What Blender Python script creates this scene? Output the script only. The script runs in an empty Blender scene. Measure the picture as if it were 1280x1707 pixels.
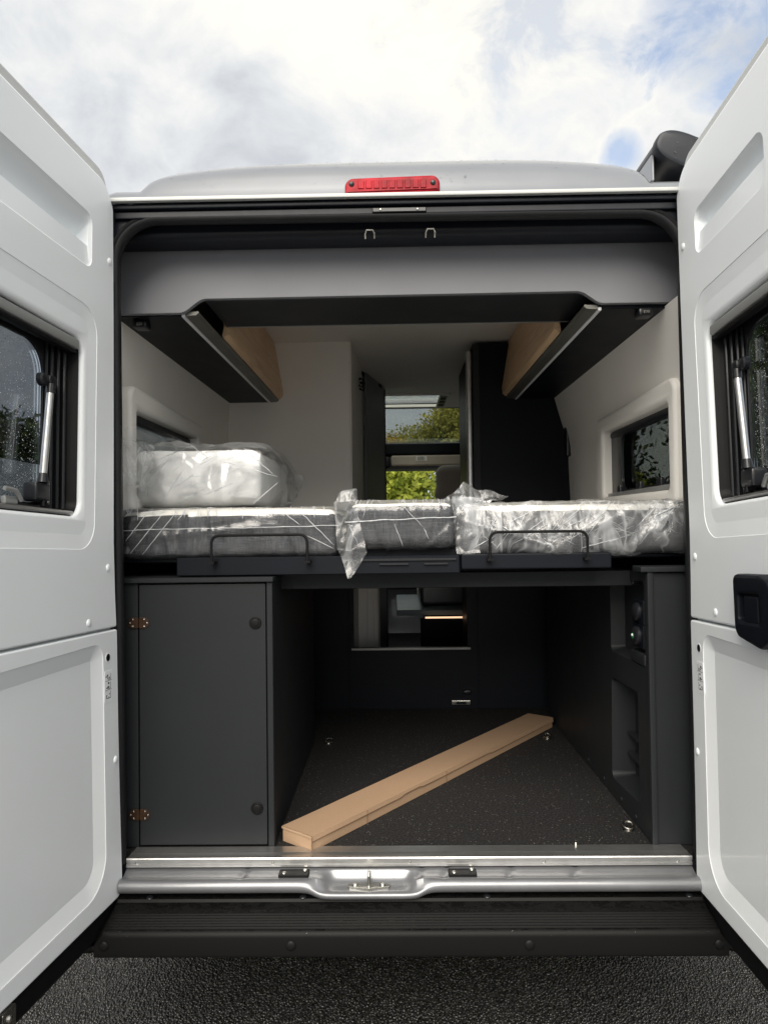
import bpy, bmesh, math, random
import numpy as np
from mathutils import Vector, Matrix, noise, geometry
from math import radians, sin, cos, pi

SC = bpy.context.scene
COL = SC.collection
rnd = random.Random(11)

# ---------------------------------------------------------------- camera
cam_d = bpy.data.cameras.new("camera")
cam = bpy.data.objects.new("camera", cam_d)
COL.objects.link(cam)
cam_d.sensor_fit = 'HORIZONTAL'
cam_d.sensor_width = 36.0
cam_d.lens = 36.0 * 1181.0 / 1280.0
cam_d.clip_start = 0.05
cam_d.clip_end = 600.0
cam.matrix_world = (Matrix.Translation((-0.023, -1.97, 1.49)) @ Matrix.Rotation(radians(0.873), 4, 'Z')
                    @ Matrix.Rotation(radians(91.285), 4, 'X') @ Matrix.Rotation(radians(-0.7), 4, 'Z'))
SC.camera = cam

# ---------------------------------------------------------------- render, exposure
SC.view_settings.view_transform = 'Standard'
SC.view_settings.look = 'None'
SC.view_settings.gamma = 1.0
SC.view_settings.use_curve_mapping = False
SC.view_settings.exposure = 1.27
SC.render.engine = 'CYCLES'
SC.cycles.use_denoising = True
SC.cycles.max_bounces = 12
SC.cycles.diffuse_bounces = 8
SC.cycles.transparent_max_bounces = 24
SC.cycles.sample_clamp_indirect = 6.0

# ---------------------------------------------------------------- world: sky with broken cloud
SUN_EL, SUN_AZ = radians(40), radians(190)      # azimuth clockwise from +Y: light comes from the left, a little behind
world = bpy.data.worlds.new("World")
SC.world = world
world.use_nodes = True
wt = world.node_tree
wt.nodes.clear()


class NT:
    """tiny helper for node trees"""
    def __init__(s, tree):
        s.t = tree

    def n(s, kind, **kw):
        nd = s.t.nodes.new(kind)
        for k, v in kw.items():
            if k.startswith('i_'):
                nd.inputs[k[2:].replace('_', ' ')].default_value = v
            else:
                setattr(nd, k, v)
        return nd

    def l(s, a, b):
        s.t.links.new(a, b)

    def math(s, op, a, b=None, c=None, clamp=False):
        nd = s.t.nodes.new('ShaderNodeMath')
        nd.operation = op
        nd.use_clamp = clamp
        for i, v in enumerate((a, b, c)):
            if v is None:
                continue
            if isinstance(v, (int, float)):
                nd.inputs[i].default_value = v
            else:
                s.l(v, nd.inputs[i])
        return nd.outputs[0]

    def mix(s, fac, a, b, blend='MIX'):
        nd = s.t.nodes.new('ShaderNodeMix')
        nd.data_type = 'RGBA'
        nd.blend_type = blend
        for i, v in ((0, fac), (6, a), (7, b)):
            if isinstance(v, (int, float)):
                nd.inputs[i].default_value = v
            elif isinstance(v, tuple):
                nd.inputs[i].default_value = v if len(v) == 4 else (*v, 1)
            else:
                s.l(v, nd.inputs[i])
        return nd.outputs[2]

    def ramp(s, fac, stops, interp='LINEAR'):
        nd = s.t.nodes.new('ShaderNodeValToRGB')
        cr = nd.color_ramp
        cr.interpolation = interp
        while len(cr.elements) < len(stops):
            cr.elements.new(0.5)
        for e, (p, c) in zip(cr.elements, stops):
            e.position = p
            e.color = c if len(c) == 4 else (*c, 1)
        s.l(fac, nd.inputs[0])
        return nd.outputs[0]

    def noise(s, vec, scale, detail=4, rough=0.5, dist=0.0):
        nd = s.n('ShaderNodeTexNoise')
        nd.inputs['Scale'].default_value = scale
        nd.inputs['Detail'].default_value = detail
        nd.inputs['Roughness'].default_value = rough
        nd.inputs['Distortion'].default_value = dist
        if vec is not None:
            s.l(vec, nd.inputs['Vector'])
        return nd.outputs['Fac']


W = NT(wt)
tc = W.n('ShaderNodeTexCoord')
dirv = tc.outputs['Generated']
sky = W.n('ShaderNodeTexSky', sky_type='NISHITA', sun_disc=False, sun_elevation=SUN_EL, sun_rotation=SUN_AZ, air_density=1.0)
mp = W.n('ShaderNodeMapping')
mp.inputs['Scale'].default_value = (1.15, 1.15, 1.45)
mp.inputs['Location'].default_value = (3.1, 0.7, 1.9)
W.l(dirv, mp.inputs[0])
n_big = W.noise(mp.outputs[0], 2.2, 6, 0.55, 0.3)
n_fine = W.noise(mp.outputs[0], 7.5, 9, 0.62, 0.35)
n_tone = W.noise(mp.outputs[0], 2.3, 4, 0.5, 0.4)
shade = W.math('ADD', W.math('MULTIPLY', n_tone, 0.66), W.math('MULTIPLY', n_fine, 0.34))
K = 6.0
cloud = W.ramp(shade, [(0.40, (0.44 * K, 0.46 * K, 0.49 * K)), (0.475, (0.55 * K, 0.565 * K, 0.58 * K)),
                       (0.54, (0.65 * K, 0.65 * K, 0.64 * K)), (0.62, (0.78 * K, 0.75 * K, 0.67 * K))])
# cloud cover: openings in general noise and a few small gaps
cover = W.math('MULTIPLY', W.math('SUBTRACT', 0.87, n_big), 9.0, clamp=True)
for (d, c0, w) in (((0.383, 0.757, 0.530), 0.9970, 0.0035), ((0.3277, 0.7633, 0.5568), 0.9988, 0.002),
                   ((0.2813, 0.8476, 0.4499), 0.9998, 0.0004),
                   ((0.16, 0.806, 0.5675), 0.9965, 0.014)):
    vm = W.n('ShaderNodeVectorMath', operation='DOT_PRODUCT')
    W.l(dirv, vm.inputs[0])
    dv = Vector(d).normalized()
    vm.inputs[1].default_value = dv
    nd = W.math('SUBTRACT', n_fine, 0.5)
    t = W.math('ADD', W.math('DIVIDE', W.math('SUBTRACT', vm.outputs['Value'], c0), w), W.math('MULTIPLY', nd, 5.0 if w > 0.002 else 3.0))
    gap = W.math('MULTIPLY', W.math('ADD', t, 0.3 if w > 0.002 else 0.42, clamp=True), 0.45 if w > 0.01 else 0.65)
    cover = W.math('MULTIPLY', cover, W.math('SUBTRACT', 1.0, gap), clamp=True)
skyc = W.mix(1.0, sky.outputs[0], (0.95, 0.95, 0.95, 1), 'MULTIPLY')
final = W.mix(cover, skyc, cloud)
bg = W.n('ShaderNodeBackground')
bg.inputs['Strength'].default_value = 0.1
W.l(final, bg.inputs[0])
wo = W.n('ShaderNodeOutputWorld')
W.l(bg.outputs[0], wo.inputs[0])

# ---------------------------------------------------------------- sun, veiled by cloud
sun_d = bpy.data.lights.new("sun", 'SUN')
sun_d.energy = 2.1
sun_d.angle = radians(50)
sun_d.color = (1.0, 0.93, 0.82)
sun = bpy.data.objects.new("sun", sun_d)
COL.objects.link(sun)
sv = Vector((sin(SUN_AZ) * cos(SUN_EL), cos(SUN_AZ) * cos(SUN_EL), sin(SUN_EL)))
sun.rotation_euler = sv.to_track_quat('Z', 'Y').to_euler()


# ================================================================ materials
def mat(name, color, rough=0.5, metal=0.0, coat=0.0, spec=0.5, var=None, bump=None, coords='Object', sheen=0.0):
    """var = (scale, amount) brightness mottling; bump = (scale, strength, distance[, stretch])"""
    m = bpy.data.materials.new(name)
    m.use_nodes = True
    N = NT(m.node_tree)
    b = m.node_tree.nodes['Principled BSDF']
    b.inputs['Base Color'].default_value = (*color, 1)
    b.inputs['Roughness'].default_value = rough
    b.inputs['Metallic'].default_value = metal
    b.inputs['Coat Weight'].default_value = coat
    b.inputs['Coat Roughness'].default_value = 0.06
    b.inputs['Specular IOR Level'].default_value = spec
    b.inputs['Sheen Weight'].default_value = sheen
    tcn = N.n('ShaderNodeTexCoord')
    if var:
        f = N.noise(tcn.outputs[coords], var[0], 5, 0.6)
        lo = tuple(c * (1 - var[1]) for c in color)
        hi = tuple(min(1, c * (1 + var[1])) for c in color)
        N.l(N.ramp(f, [(0.3, lo), (0.7, hi)]), b.inputs['Base Color'])
        r2 = N.noise(tcn.outputs[coords], var[0] * 2.3, 3, 0.6)
        N.l(N.math('ADD', rough - 0.06, N.math('MULTIPLY', r2, 0.12)), b.inputs['Roughness'])
    if bump:
        v = tcn.outputs[coords]
        if len(bump) > 3:
            mpp = N.n('ShaderNodeMapping')
            mpp.inputs['Scale'].default_value = bump[3]
            N.l(v, mpp.inputs[0])
            v = mpp.outputs[0]
        f = N.noise(v, bump[0], 4, 0.6)
        bp = N.n('ShaderNodeBump')
        bp.inputs['Strength'].default_value = bump[1]
        bp.inputs['Distance'].default_value = bump[2]
        N.l(f, bp.inputs['Height'])
        N.l(bp.outputs[0], b.inputs['Normal'])
    return m


M = {}
M['white'] = mat('white_paint', (0.89, 0.925, 0.95), 0.42, coat=0.15, var=(1.5, 0.02), bump=(260, 0.06, 0.0006))
M['whiteflat'] = mat('white_sticker', (0.93, 0.95, 0.98), 0.3)
M['silver'] = mat('silver_paint', (0.28, 0.29, 0.31), 0.3, metal=0.6, coat=0.6, var=(2, 0.04))
M['sillmetal'] = mat('sill_paint', (0.21, 0.215, 0.228), 0.32, metal=0.5, coat=0.15, var=(9, 0.10), bump=(10, 0.12, 0.002))
M['alu'] = mat('brushed_aluminium', (0.55, 0.55, 0.545), 0.34, metal=0.9, var=(30, 0.08), bump=(60, 0.25, 0.0006, (0.05, 1, 1)))
M['chrome'] = mat('zinc_plated_steel', (0.55, 0.54, 0.50), 0.25, metal=1.0, var=(60, 0.1))
M['header'] = mat('charcoal_header_laminate', (0.20, 0.204, 0.222), 0.5, spec=0.35, var=(3, 0.04), bump=(500, 0.12, 0.0004))
M['lam'] = mat('charcoal_laminate', (0.019, 0.021, 0.0235), 0.5, spec=0.22, var=(4, 0.06), bump=(450, 0.15, 0.0004))
M['lamd'] = mat('dark_navy_laminate', (0.006, 0.0075, 0.011), 0.45, spec=0.15, var=(4, 0.06))
M['black'] = mat('black_rubber', (0.006, 0.006, 0.0065), 0.5, spec=0.18, var=(12, 0.15), bump=(300, 0.2, 0.0004))
M['blackgloss'] = mat('black_plastic', (0.012, 0.013, 0.016), 0.3, var=(20, 0.1))
M['gutter'] = mat('gutter_black', (0.010, 0.012, 0.018), 0.4, spec=0.3, var=(12, 0.1))
M['beige'] = mat('beige_wall_lining', (0.82, 0.795, 0.755), 0.75, var=(3, 0.03), bump=(700, 0.2, 0.0003))
M['beigel'] = mat('pale_window_surround', (0.78, 0.76, 0.725), 0.5, var=(3, 0.02))
M['bolster'] = mat('pale_cushion_cloth', (0.80, 0.80, 0.79), 0.85, bump=(24, 0.2, 0.004))
M['topcloth'] = mat('white_quilted_cloth', (0.78, 0.76, 0.71), 0.9, bump=(40, 0.4, 0.003))
M['glassdark'] = None
M['red'] = mat('red_lens', (0.30, 0.003, 0.012), 0.4, spec=0.2, var=(18, 0.5), bump=(90, 0.4, 0.002, (0.6, 1, 1)))
M['seat'] = mat('taupe_seat_fabric', (0.48, 0.42, 0.36), 0.8, var=(5, 0.08), bump=(300, 0.3, 0.001))
M['rubberseal'] = mat('door_seal_rubber', (0.013, 0.0135, 0.015), 0.45, spec=0.3, var=(8, 0.2), bump=(5, 0.2, 0.002))
M['hinge'] = mat('bronze_hinge_plate', (0.055, 0.028, 0.014), 0.45, metal=0.4, var=(60, 0.4))
M['green'] = mat('green_socket_ring', (0.02, 0.25, 0.09), 0.4)
M['skinframe'] = mat('grey_door_rim', (0.30, 0.305, 0.30), 0.35, metal=0.2, coat=0.3, var=(3, 0.05))
M['rail'] = mat('olive_grey_grip_rail', (0.13, 0.13, 0.115), 0.4, metal=0.3, var=(5, 0.1))
M['awn'] = mat('slate_awning_case', (0.018, 0.021, 0.028), 0.4, spec=0.3, var=(6, 0.1))
M['rim'] = mat('pale_grey_door_rim', (0.50, 0.51, 0.50), 0.4, coat=0.1, var=(3, 0.05))
M['counter'] = mat('slate_blue_worktop', (0.10, 0.13, 0.15), 0.35, var=(8, 0.2))
M['bark'] = mat('tree_bark', (0.07, 0.055, 0.04), 0.9, var=(6, 0.3), bump=(20, 0.6, 0.02))
M['tyre'] = mat('tyre_rubber', (0.015, 0.015, 0.015), 0.8, var=(20, 0.2))
M['tail'] = mat('tail_lamp_lens', (0.35, 0.02, 0.02), 0.15, coat=1.0, var=(12, 0.3))


def bumper_material():
    m = bpy.data.materials.new('wet_black_step_plastic')
    m.use_nodes = True
    N = NT(m.node_tree)
    b = m.node_tree.nodes['Principled BSDF']
    t = N.n('ShaderNodeTexCoord')
    mp_ = N.n('ShaderNodeMapping')
    mp_.inputs['Scale'].default_value = (0.7, 1.2, 1)
    N.l(t.outputs['Object'], mp_.inputs[0])
    w = N.ramp(N.noise(mp_.outputs[0], 42, 6, 0.7, 0.1), [(0.47, (0, 0, 0)), (0.53, (1, 1, 1))])
    ge = N.n('ShaderNodeNewGeometry')
    sx = N.n('ShaderNodeSeparateXYZ')
    N.l(ge.outputs['True Normal'], sx.inputs[0])
    w = N.math('MULTIPLY', w, N.math('MULTIPLY', N.math('SUBTRACT', sx.outputs[2], 0.75), 6.0, clamp=True))
    N.l(N.mix(w, (0.006, 0.006, 0.006), (0.005, 0.005, 0.005)), b.inputs['Base Color'])
    N.l(N.math('SUBTRACT', 0.5, N.math('MULTIPLY', w, 0.34)), b.inputs['Roughness'])
    bp = N.n('ShaderNodeBump')
    bp.inputs['Strength'].default_value = 0.3
    bp.inputs['Distance'].default_value = 0.001
    f = N.math('ADD', w, N.math('MULTIPLY', N.noise(t.outputs['Object'], 500, 3, 0.7), 0.35))
    N.l(f, bp.inputs['Height'])
    N.l(bp.outputs[0], b.inputs['Normal'])
    b.inputs['Specular IOR Level'].default_value = 0.15
    return m


M['bumper'] = bumper_material()


def carpet_material():
    m = bpy.data.materials.new('speckled_charcoal_floor')
    m.use_nodes = True
    N = NT(m.node_tree)
    b = m.node_tree.nodes['Principled BSDF']
    t = N.n('ShaderNodeTexCoord')
    v = N.n('ShaderNodeTexVoronoi', feature='F1')
    v.inputs['Scale'].default_value = 210
    N.l(t.outputs['Object'], v.inputs['Vector'])
    f = N.noise(t.outputs['Object'], 160, 4, 0.8)
    base = N.ramp(f, [(0.38, (0.006, 0.006, 0.0065)), (0.55, (0.024, 0.023, 0.0235)), (0.66, (0.062, 0.059, 0.058))])
    sp = N.math('LESS_THAN', N.n('ShaderNodeSeparateColor').outputs[0], 0.0)
    sc = N.n('ShaderNodeSeparateColor')
    N.l(v.outputs['Color'], sc.inputs[0])
    speck = N.math('GREATER_THAN', sc.outputs[0], 0.965)
    near = N.math('LESS_THAN', v.outputs['Distance'], 0.33)
    col = N.mix(N.math('MULTIPLY', speck, near), base, (0.22, 0.21, 0.20))
    N.l(col, b.inputs['Base Color'])
    b.inputs['Roughness'].default_value = 0.8
    b.inputs['Specular IOR Level'].default_value = 0.2
    bp = N.n('ShaderNodeBump')
    bp.inputs['Strength'].default_value = 0.5
    bp.inputs['Distance'].default_value = 0.001
    N.l(f, bp.inputs['Height'])
    N.l(bp.outputs[0], b.inputs['Normal'])
    return m


M['carpet'] = carpet_material()


def asphalt_material(name, stone=False):
    m = bpy.data.materials.new(name)
    m.use_nodes = True
    N = NT(m.node_tree)
    b = m.node_tree.nodes['Principled BSDF']
    t = N.n('ShaderNodeTexCoord')
    P = t.outputs['Object']
    v = N.n('ShaderNodeTexVoronoi', feature='F1')
    v.inputs['Scale'].default_value = 135
    N.l(P, v.inputs['Vector'])
    hs = N.n('ShaderNodeSeparateColor')
    N.l(v.outputs['Color'], hs.inputs[0])
    if stone:
        f = N.noise(P, 90, 3, 0.6)
        c = N.ramp(f, [(0.3, (0.005, 0.0048, 0.0047)), (0.55, (0.016, 0.0155, 0.015)), (0.75, (0.06, 0.057, 0.054))])
    else:
        c = N.ramp(hs.outputs[0], [(0.0, (0.018, 0.018, 0.018)), (0.8, (0.05, 0.05, 0.05)), (1.0, (0.10, 0.095, 0.09))])
    N.l(c, b.inputs['Base Color'])
    wet = N.ramp(N.noise(P, 1.3, 4, 0.6), [(0.35, (0.10, 0.10, 0.10)), (0.65, (0.28, 0.28, 0.28))])
    N.l(wet, b.inputs['Roughness'])
    b.inputs['Specular IOR Level'].default_value = 0.6
    bp = N.n('ShaderNodeBump')
    bp.inputs['Strength'].default_value = 0.8 if not stone else 0.4
    bp.inputs['Distance'].default_value = 0.004 if not stone else 0.001
    h = N.math('SUBTRACT', N.math('MULTIPLY', hs.outputs[1], 0.6), v.outputs['Distance']) if not stone else N.noise(P, 500, 3, 0.7)
    N.l(h, bp.inputs['Height'])
    N.l(bp.outputs[0], b.inputs['Normal'])
    return m


M['asphalt'] = asphalt_material('wet_asphalt')
M['stone'] = asphalt_material('wet_asphalt_chippings', True)


def wood_material():
    m = bpy.data.materials.new('oak_locker_front')
    m.use_nodes = True
    N = NT(m.node_tree)
    b = m.node_tree.nodes['Principled BSDF']
    t = N.n('ShaderNodeTexCoord')
    mp_ = N.n('ShaderNodeMapping')
    mp_.inputs['Scale'].default_value = (1, 0.07, 1)
    N.l(t.outputs['Object'], mp_.inputs[0])
    f = N.noise(mp_.outputs[0], 38, 6, 0.65, 1.2)
    N.l(N.ramp(f, [(0.3, (0.54, 0.35, 0.20)), (0.5, (0.70, 0.48, 0.29)), (0.72, (0.78, 0.56, 0.36))]), b.inputs['Base Color'])
    b.inputs['Roughness'].default_value = 0.45
    return m


M['wood'] = wood_material()


def card_material():
    m = bpy.data.materials.new('brown_cardboard')
    m.use_nodes = True
    N = NT(m.node_tree)
    b = m.node_tree.nodes['Principled BSDF']
    t = N.n('ShaderNodeTexCoord')
    mp_ = N.n('ShaderNodeMapping')
    mp_.inputs['Scale'].default_value = (1, 1, 1)
    N.l(t.outputs['Object'], mp_.inputs[0])
    f = N.noise(mp_.outputs[0], 240, 4, 0.7)
    g = N.noise(t.outputs['Object'], 5, 4, 0.6)
    c = N.ramp(f, [(0.3, (0.36, 0.235, 0.145)), (0.7, (0.43, 0.29, 0.185))])
    N.l(N.mix(N.math('MULTIPLY', g, 0.3), c, (0.40, 0.26, 0.165)), b.inputs['Base Color'])
    b.inputs['Roughness'].default_value = 0.72
    bp = N.n('ShaderNodeBump')
    bp.inputs['Strength'].default_value = 0.3
    bp.inputs['Distance'].default_value = 0.001
    N.l(g, bp.inputs['Height'])
    N.l(bp.outputs[0], b.inputs['Normal'])
    return m


M['card'] = card_material()
M['cardedge'] = mat('cardboard_cut_edge', (0.20, 0.115, 0.065), 0.85, var=(60, 0.3))


def weave_material():
    m = bpy.data.materials.new('grey_melange_fabric')
    m.use_nodes = True
    N = NT(m.node_tree)
    b = m.node_tree.nodes['Principled BSDF']
    t = N.n('ShaderNodeTexCoord')
    a = N.n('ShaderNodeMapping')
    a.inputs['Scale'].default_value = (1, 1, 0.08)
    c = N.n('ShaderNodeMapping')
    c.inputs['Scale'].default_value = (0.08, 0.08, 1)
    N.l(t.outputs['Object'], a.inputs[0])
    N.l(t.outputs['Object'], c.inputs[0])
    f = N.math('ADD', N.math('MULTIPLY', N.noise(a.outputs[0], 320, 4, 0.75), 0.5), N.math('MULTIPLY', N.noise(c.outputs[0], 320, 4, 0.75), 0.5))
    N.l(N.ramp(f, [(0.38, (0.016, 0.017, 0.021)), (0.5, (0.044, 0.046, 0.053)), (0.62, (0.13, 0.13, 0.135))]), b.inputs['Base Color'])
    b.inputs['Roughness'].default_value = 0.9
    bp = N.n('ShaderNodeBump')
    bp.inputs['Strength'].default_value = 0.5
    bp.inputs['Distance'].default_value = 0.001
    N.l(f, bp.inputs['Height'])
    N.l(bp.outputs[0], b.inputs['Normal'])
    return m


M['weave'] = weave_material()


def film_material(name='clear_plastic_film', milk=0.10, gain=1.0, fine=1.0, strength=0.55, sc=22):
    m = bpy.data.materials.new(name)
    m.use_nodes = True
    tr = m.node_tree
    tr.nodes.clear()
    N = NT(tr)
    t = N.n('ShaderNodeTexCoord')
    P = t.outputs['Object']
    warp = N.n('ShaderNodeMapping')
    warp.inputs['Rotation'].default_value = (0.3, 0.9, 0.4)
    warp.inputs['Scale'].default_value = (1.0, 1.0, 0.35)
    N.l(P, warp.inputs[0])
    f1 = N.noise(warp.outputs[0], sc, 2, 0.5, 1.0)
    ridge = N.math('SUBTRACT', 1.0, N.math('MULTIPLY', N.math('ABSOLUTE', N.math('SUBTRACT', f1, 0.5)), 9.0), clamp=True)
    f2 = N.noise(P, 60, 3, 0.6, 0.8)
    ridge2 = N.math('SUBTRACT', 1.0, N.math('MULTIPLY', N.math('ABSOLUTE', N.math('SUBTRACT', f2, 0.5)), 14.0), clamp=True)
    h = N.math('ADD', N.math('MULTIPLY', ridge, 1.0), N.math('MULTIPLY', ridge2, 0.3 * fine))
    bp = N.n('ShaderNodeBump')
    bp.inputs['Strength'].default_value = strength
    bp.inputs['Distance'].default_value = 0.006
    N.l(h, bp.inputs['Height'])
    lw = N.n('ShaderNodeFresnel')
    lw.inputs['IOR'].default_value = 1.5
    N.l(bp.outputs[0], lw.inputs['Normal'])
    gl = N.n('ShaderNodeBsdfGlossy')
    gl.inputs['Roughness'].default_value = 0.2
    gl.inputs['Color'].default_value = (1, 1, 1, 1)
    N.l(bp.outputs[0], gl.inputs['Normal'])
    tp = N.n('ShaderNodeBsdfTransparent')
    tp.inputs['Color'].default_value = (0.96, 0.97, 0.98, 1)
    df = N.n('ShaderNodeBsdfDiffuse')
    df.inputs['Color'].default_value = (0.85, 0.87, 0.9, 1)
    tl = N.n('ShaderNodeBsdfTranslucent')
    tl.inputs['Color'].default_value = (0.85, 0.87, 0.9, 1)
    dt = N.n('ShaderNodeMixShader')
    dt.inputs[0].default_value = 0.45
    N.l(df.outputs[0], dt.inputs[1])
    N.l(tl.outputs[0], dt.inputs[2])
    mk = N.math('MULTIPLY', N.math('ADD', N.math('MULTIPLY', N.math('MULTIPLY', ridge, ridge), 0.75), 0.25), milk * 2, clamp=True)
    m1 = N.n('ShaderNodeMixShader')
    N.l(mk, m1.inputs[0])
    N.l(tp.outputs[0], m1.inputs[1])
    N.l(dt.outputs[0], m1.inputs[2])
    m2 = N.n('ShaderNodeMixShader')
    N.l(N.math('MULTIPLY', N.math('ADD', lw.outputs[0], 0.04), 2.0 * gain, clamp=True), m2.inputs[0])
    N.l(m1.outputs[0], m2.inputs[1])
    N.l(gl.outputs[0], m2.inputs[2])
    o = N.n('ShaderNodeOutputMaterial')
    N.l(m2.outputs[0], o.inputs[0])
    return m


M['film'] = film_material('clear_plastic_film', 0.035, 0.42, 0.15, 0.28, 9)
M['film2'] = film_material('crinkled_plastic_film', 0.32, 0.42, 0.6, 0.4, 13)
M['film3'] = film_material('loose_film_end', 0.24, 0.35, 0.5, 0.35, 14)
M['crease'] = film_material('milky_film_crease', 1.7, 0.35, 0.3, 0.3, 30)  # white colour puts in the highlights along folds and seams


def glass_material(name, tint, refl=1.0, rough=0.0):
    m = bpy.data.materials.new(name)
    m.use_nodes = True
    tr = m.node_tree
    tr.nodes.clear()
    N = NT(tr)
    tp = N.n('ShaderNodeBsdfTransparent')
    tp.inputs['Color'].default_value = (*tint, 1)
    gl = N.n('ShaderNodeBsdfGlossy')
    gl.inputs['Roughness'].default_value = rough
    fr = N.n('ShaderNodeFresnel')
    fr.inputs['IOR'].default_value = 1.5
    mx = N.n('ShaderNodeMixShader')
    N.l(N.math('MULTIPLY', fr.outputs[0], refl, clamp=True), mx.inputs[0])
    N.l(tp.outputs[0], mx.inputs[1])
    N.l(gl.outputs[0], mx.inputs[2])
    o = N.n('ShaderNodeOutputMaterial')
    N.l(mx.outputs[0], o.inputs[0])
    return m


M['tint'] = glass_material('tinted_acrylic', (0.86, 0.91, 0.96), 0.9)
M['tint2'] = glass_material('dark_tinted_pane', (0.62, 0.67, 0.66), 0.9)
M['clear'] = glass_material('clear_glass', (0.9, 0.94, 0.92), 0.7)
M['drop'] = mat('water_drop', (0.75, 0.8, 0.85), 0.05, metal=0.0, coat=1.0)


def emit_material(name, color, strength):
    m = bpy.data.materials.new(name)
    m.use_nodes = True
    b = m.node_tree.nodes['Principled BSDF']
    b.inputs['Base Color'].default_value = (*color, 1)
    b.inputs['Emission Color'].default_value = (*color, 1)
    b.inputs['Emission Strength'].default_value = strength
    return m


M['led'] = emit_material('warm_led_strip', (1.0, 0.62, 0.38), 0.55)
M['strip'] = mat('white_strip_diffuser', (0.80, 0.80, 0.84), 0.4)


def leaf_material(name, a, b_, trans=0.35):
    m = bpy.data.materials.new(name)
    m.use_nodes = True
    tr = m.node_tree
    tr.nodes.clear()
    N = NT(tr)
    at = N.n('ShaderNodeAttribute', attribute_name='shade')
    col = N.mix(at.outputs['Fac'], a, b_)
    df = N.n('ShaderNodeBsdfDiffuse')
    tl = N.n('ShaderNodeBsdfTranslucent')
    N.l(col, df.inputs[0])
    N.l(col, tl.inputs[0])
    mx = N.n('ShaderNodeMixShader')
    mx.inputs[0].default_value = trans
    N.l(df.outputs[0], mx.inputs[1])
    N.l(tl.outputs[0], mx.inputs[2])
    o = N.n('ShaderNodeOutputMaterial')
    N.l(mx.outputs[0], o.inputs[0])
    return m


M['hedge'] = leaf_material('sunlit_hedge_leaves', (0.16, 0.21, 0.03), (0.70, 0.70, 0.14), 0.4)
M['tree'] = leaf_material('autumn_tree_leaves', (0.12, 0.14, 0.03), (0.50, 0.46, 0.12), 0.4)
M['darktree'] = leaf_material('dark_green_leaves', (0.03, 0.05, 0.015), (0.11, 0.13, 0.05), 0.3)
M['gold'] = leaf_material('golden_autumn_leaves', (0.25, 0.15, 0.02), (0.5, 0.32, 0.04), 0.4)


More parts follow.
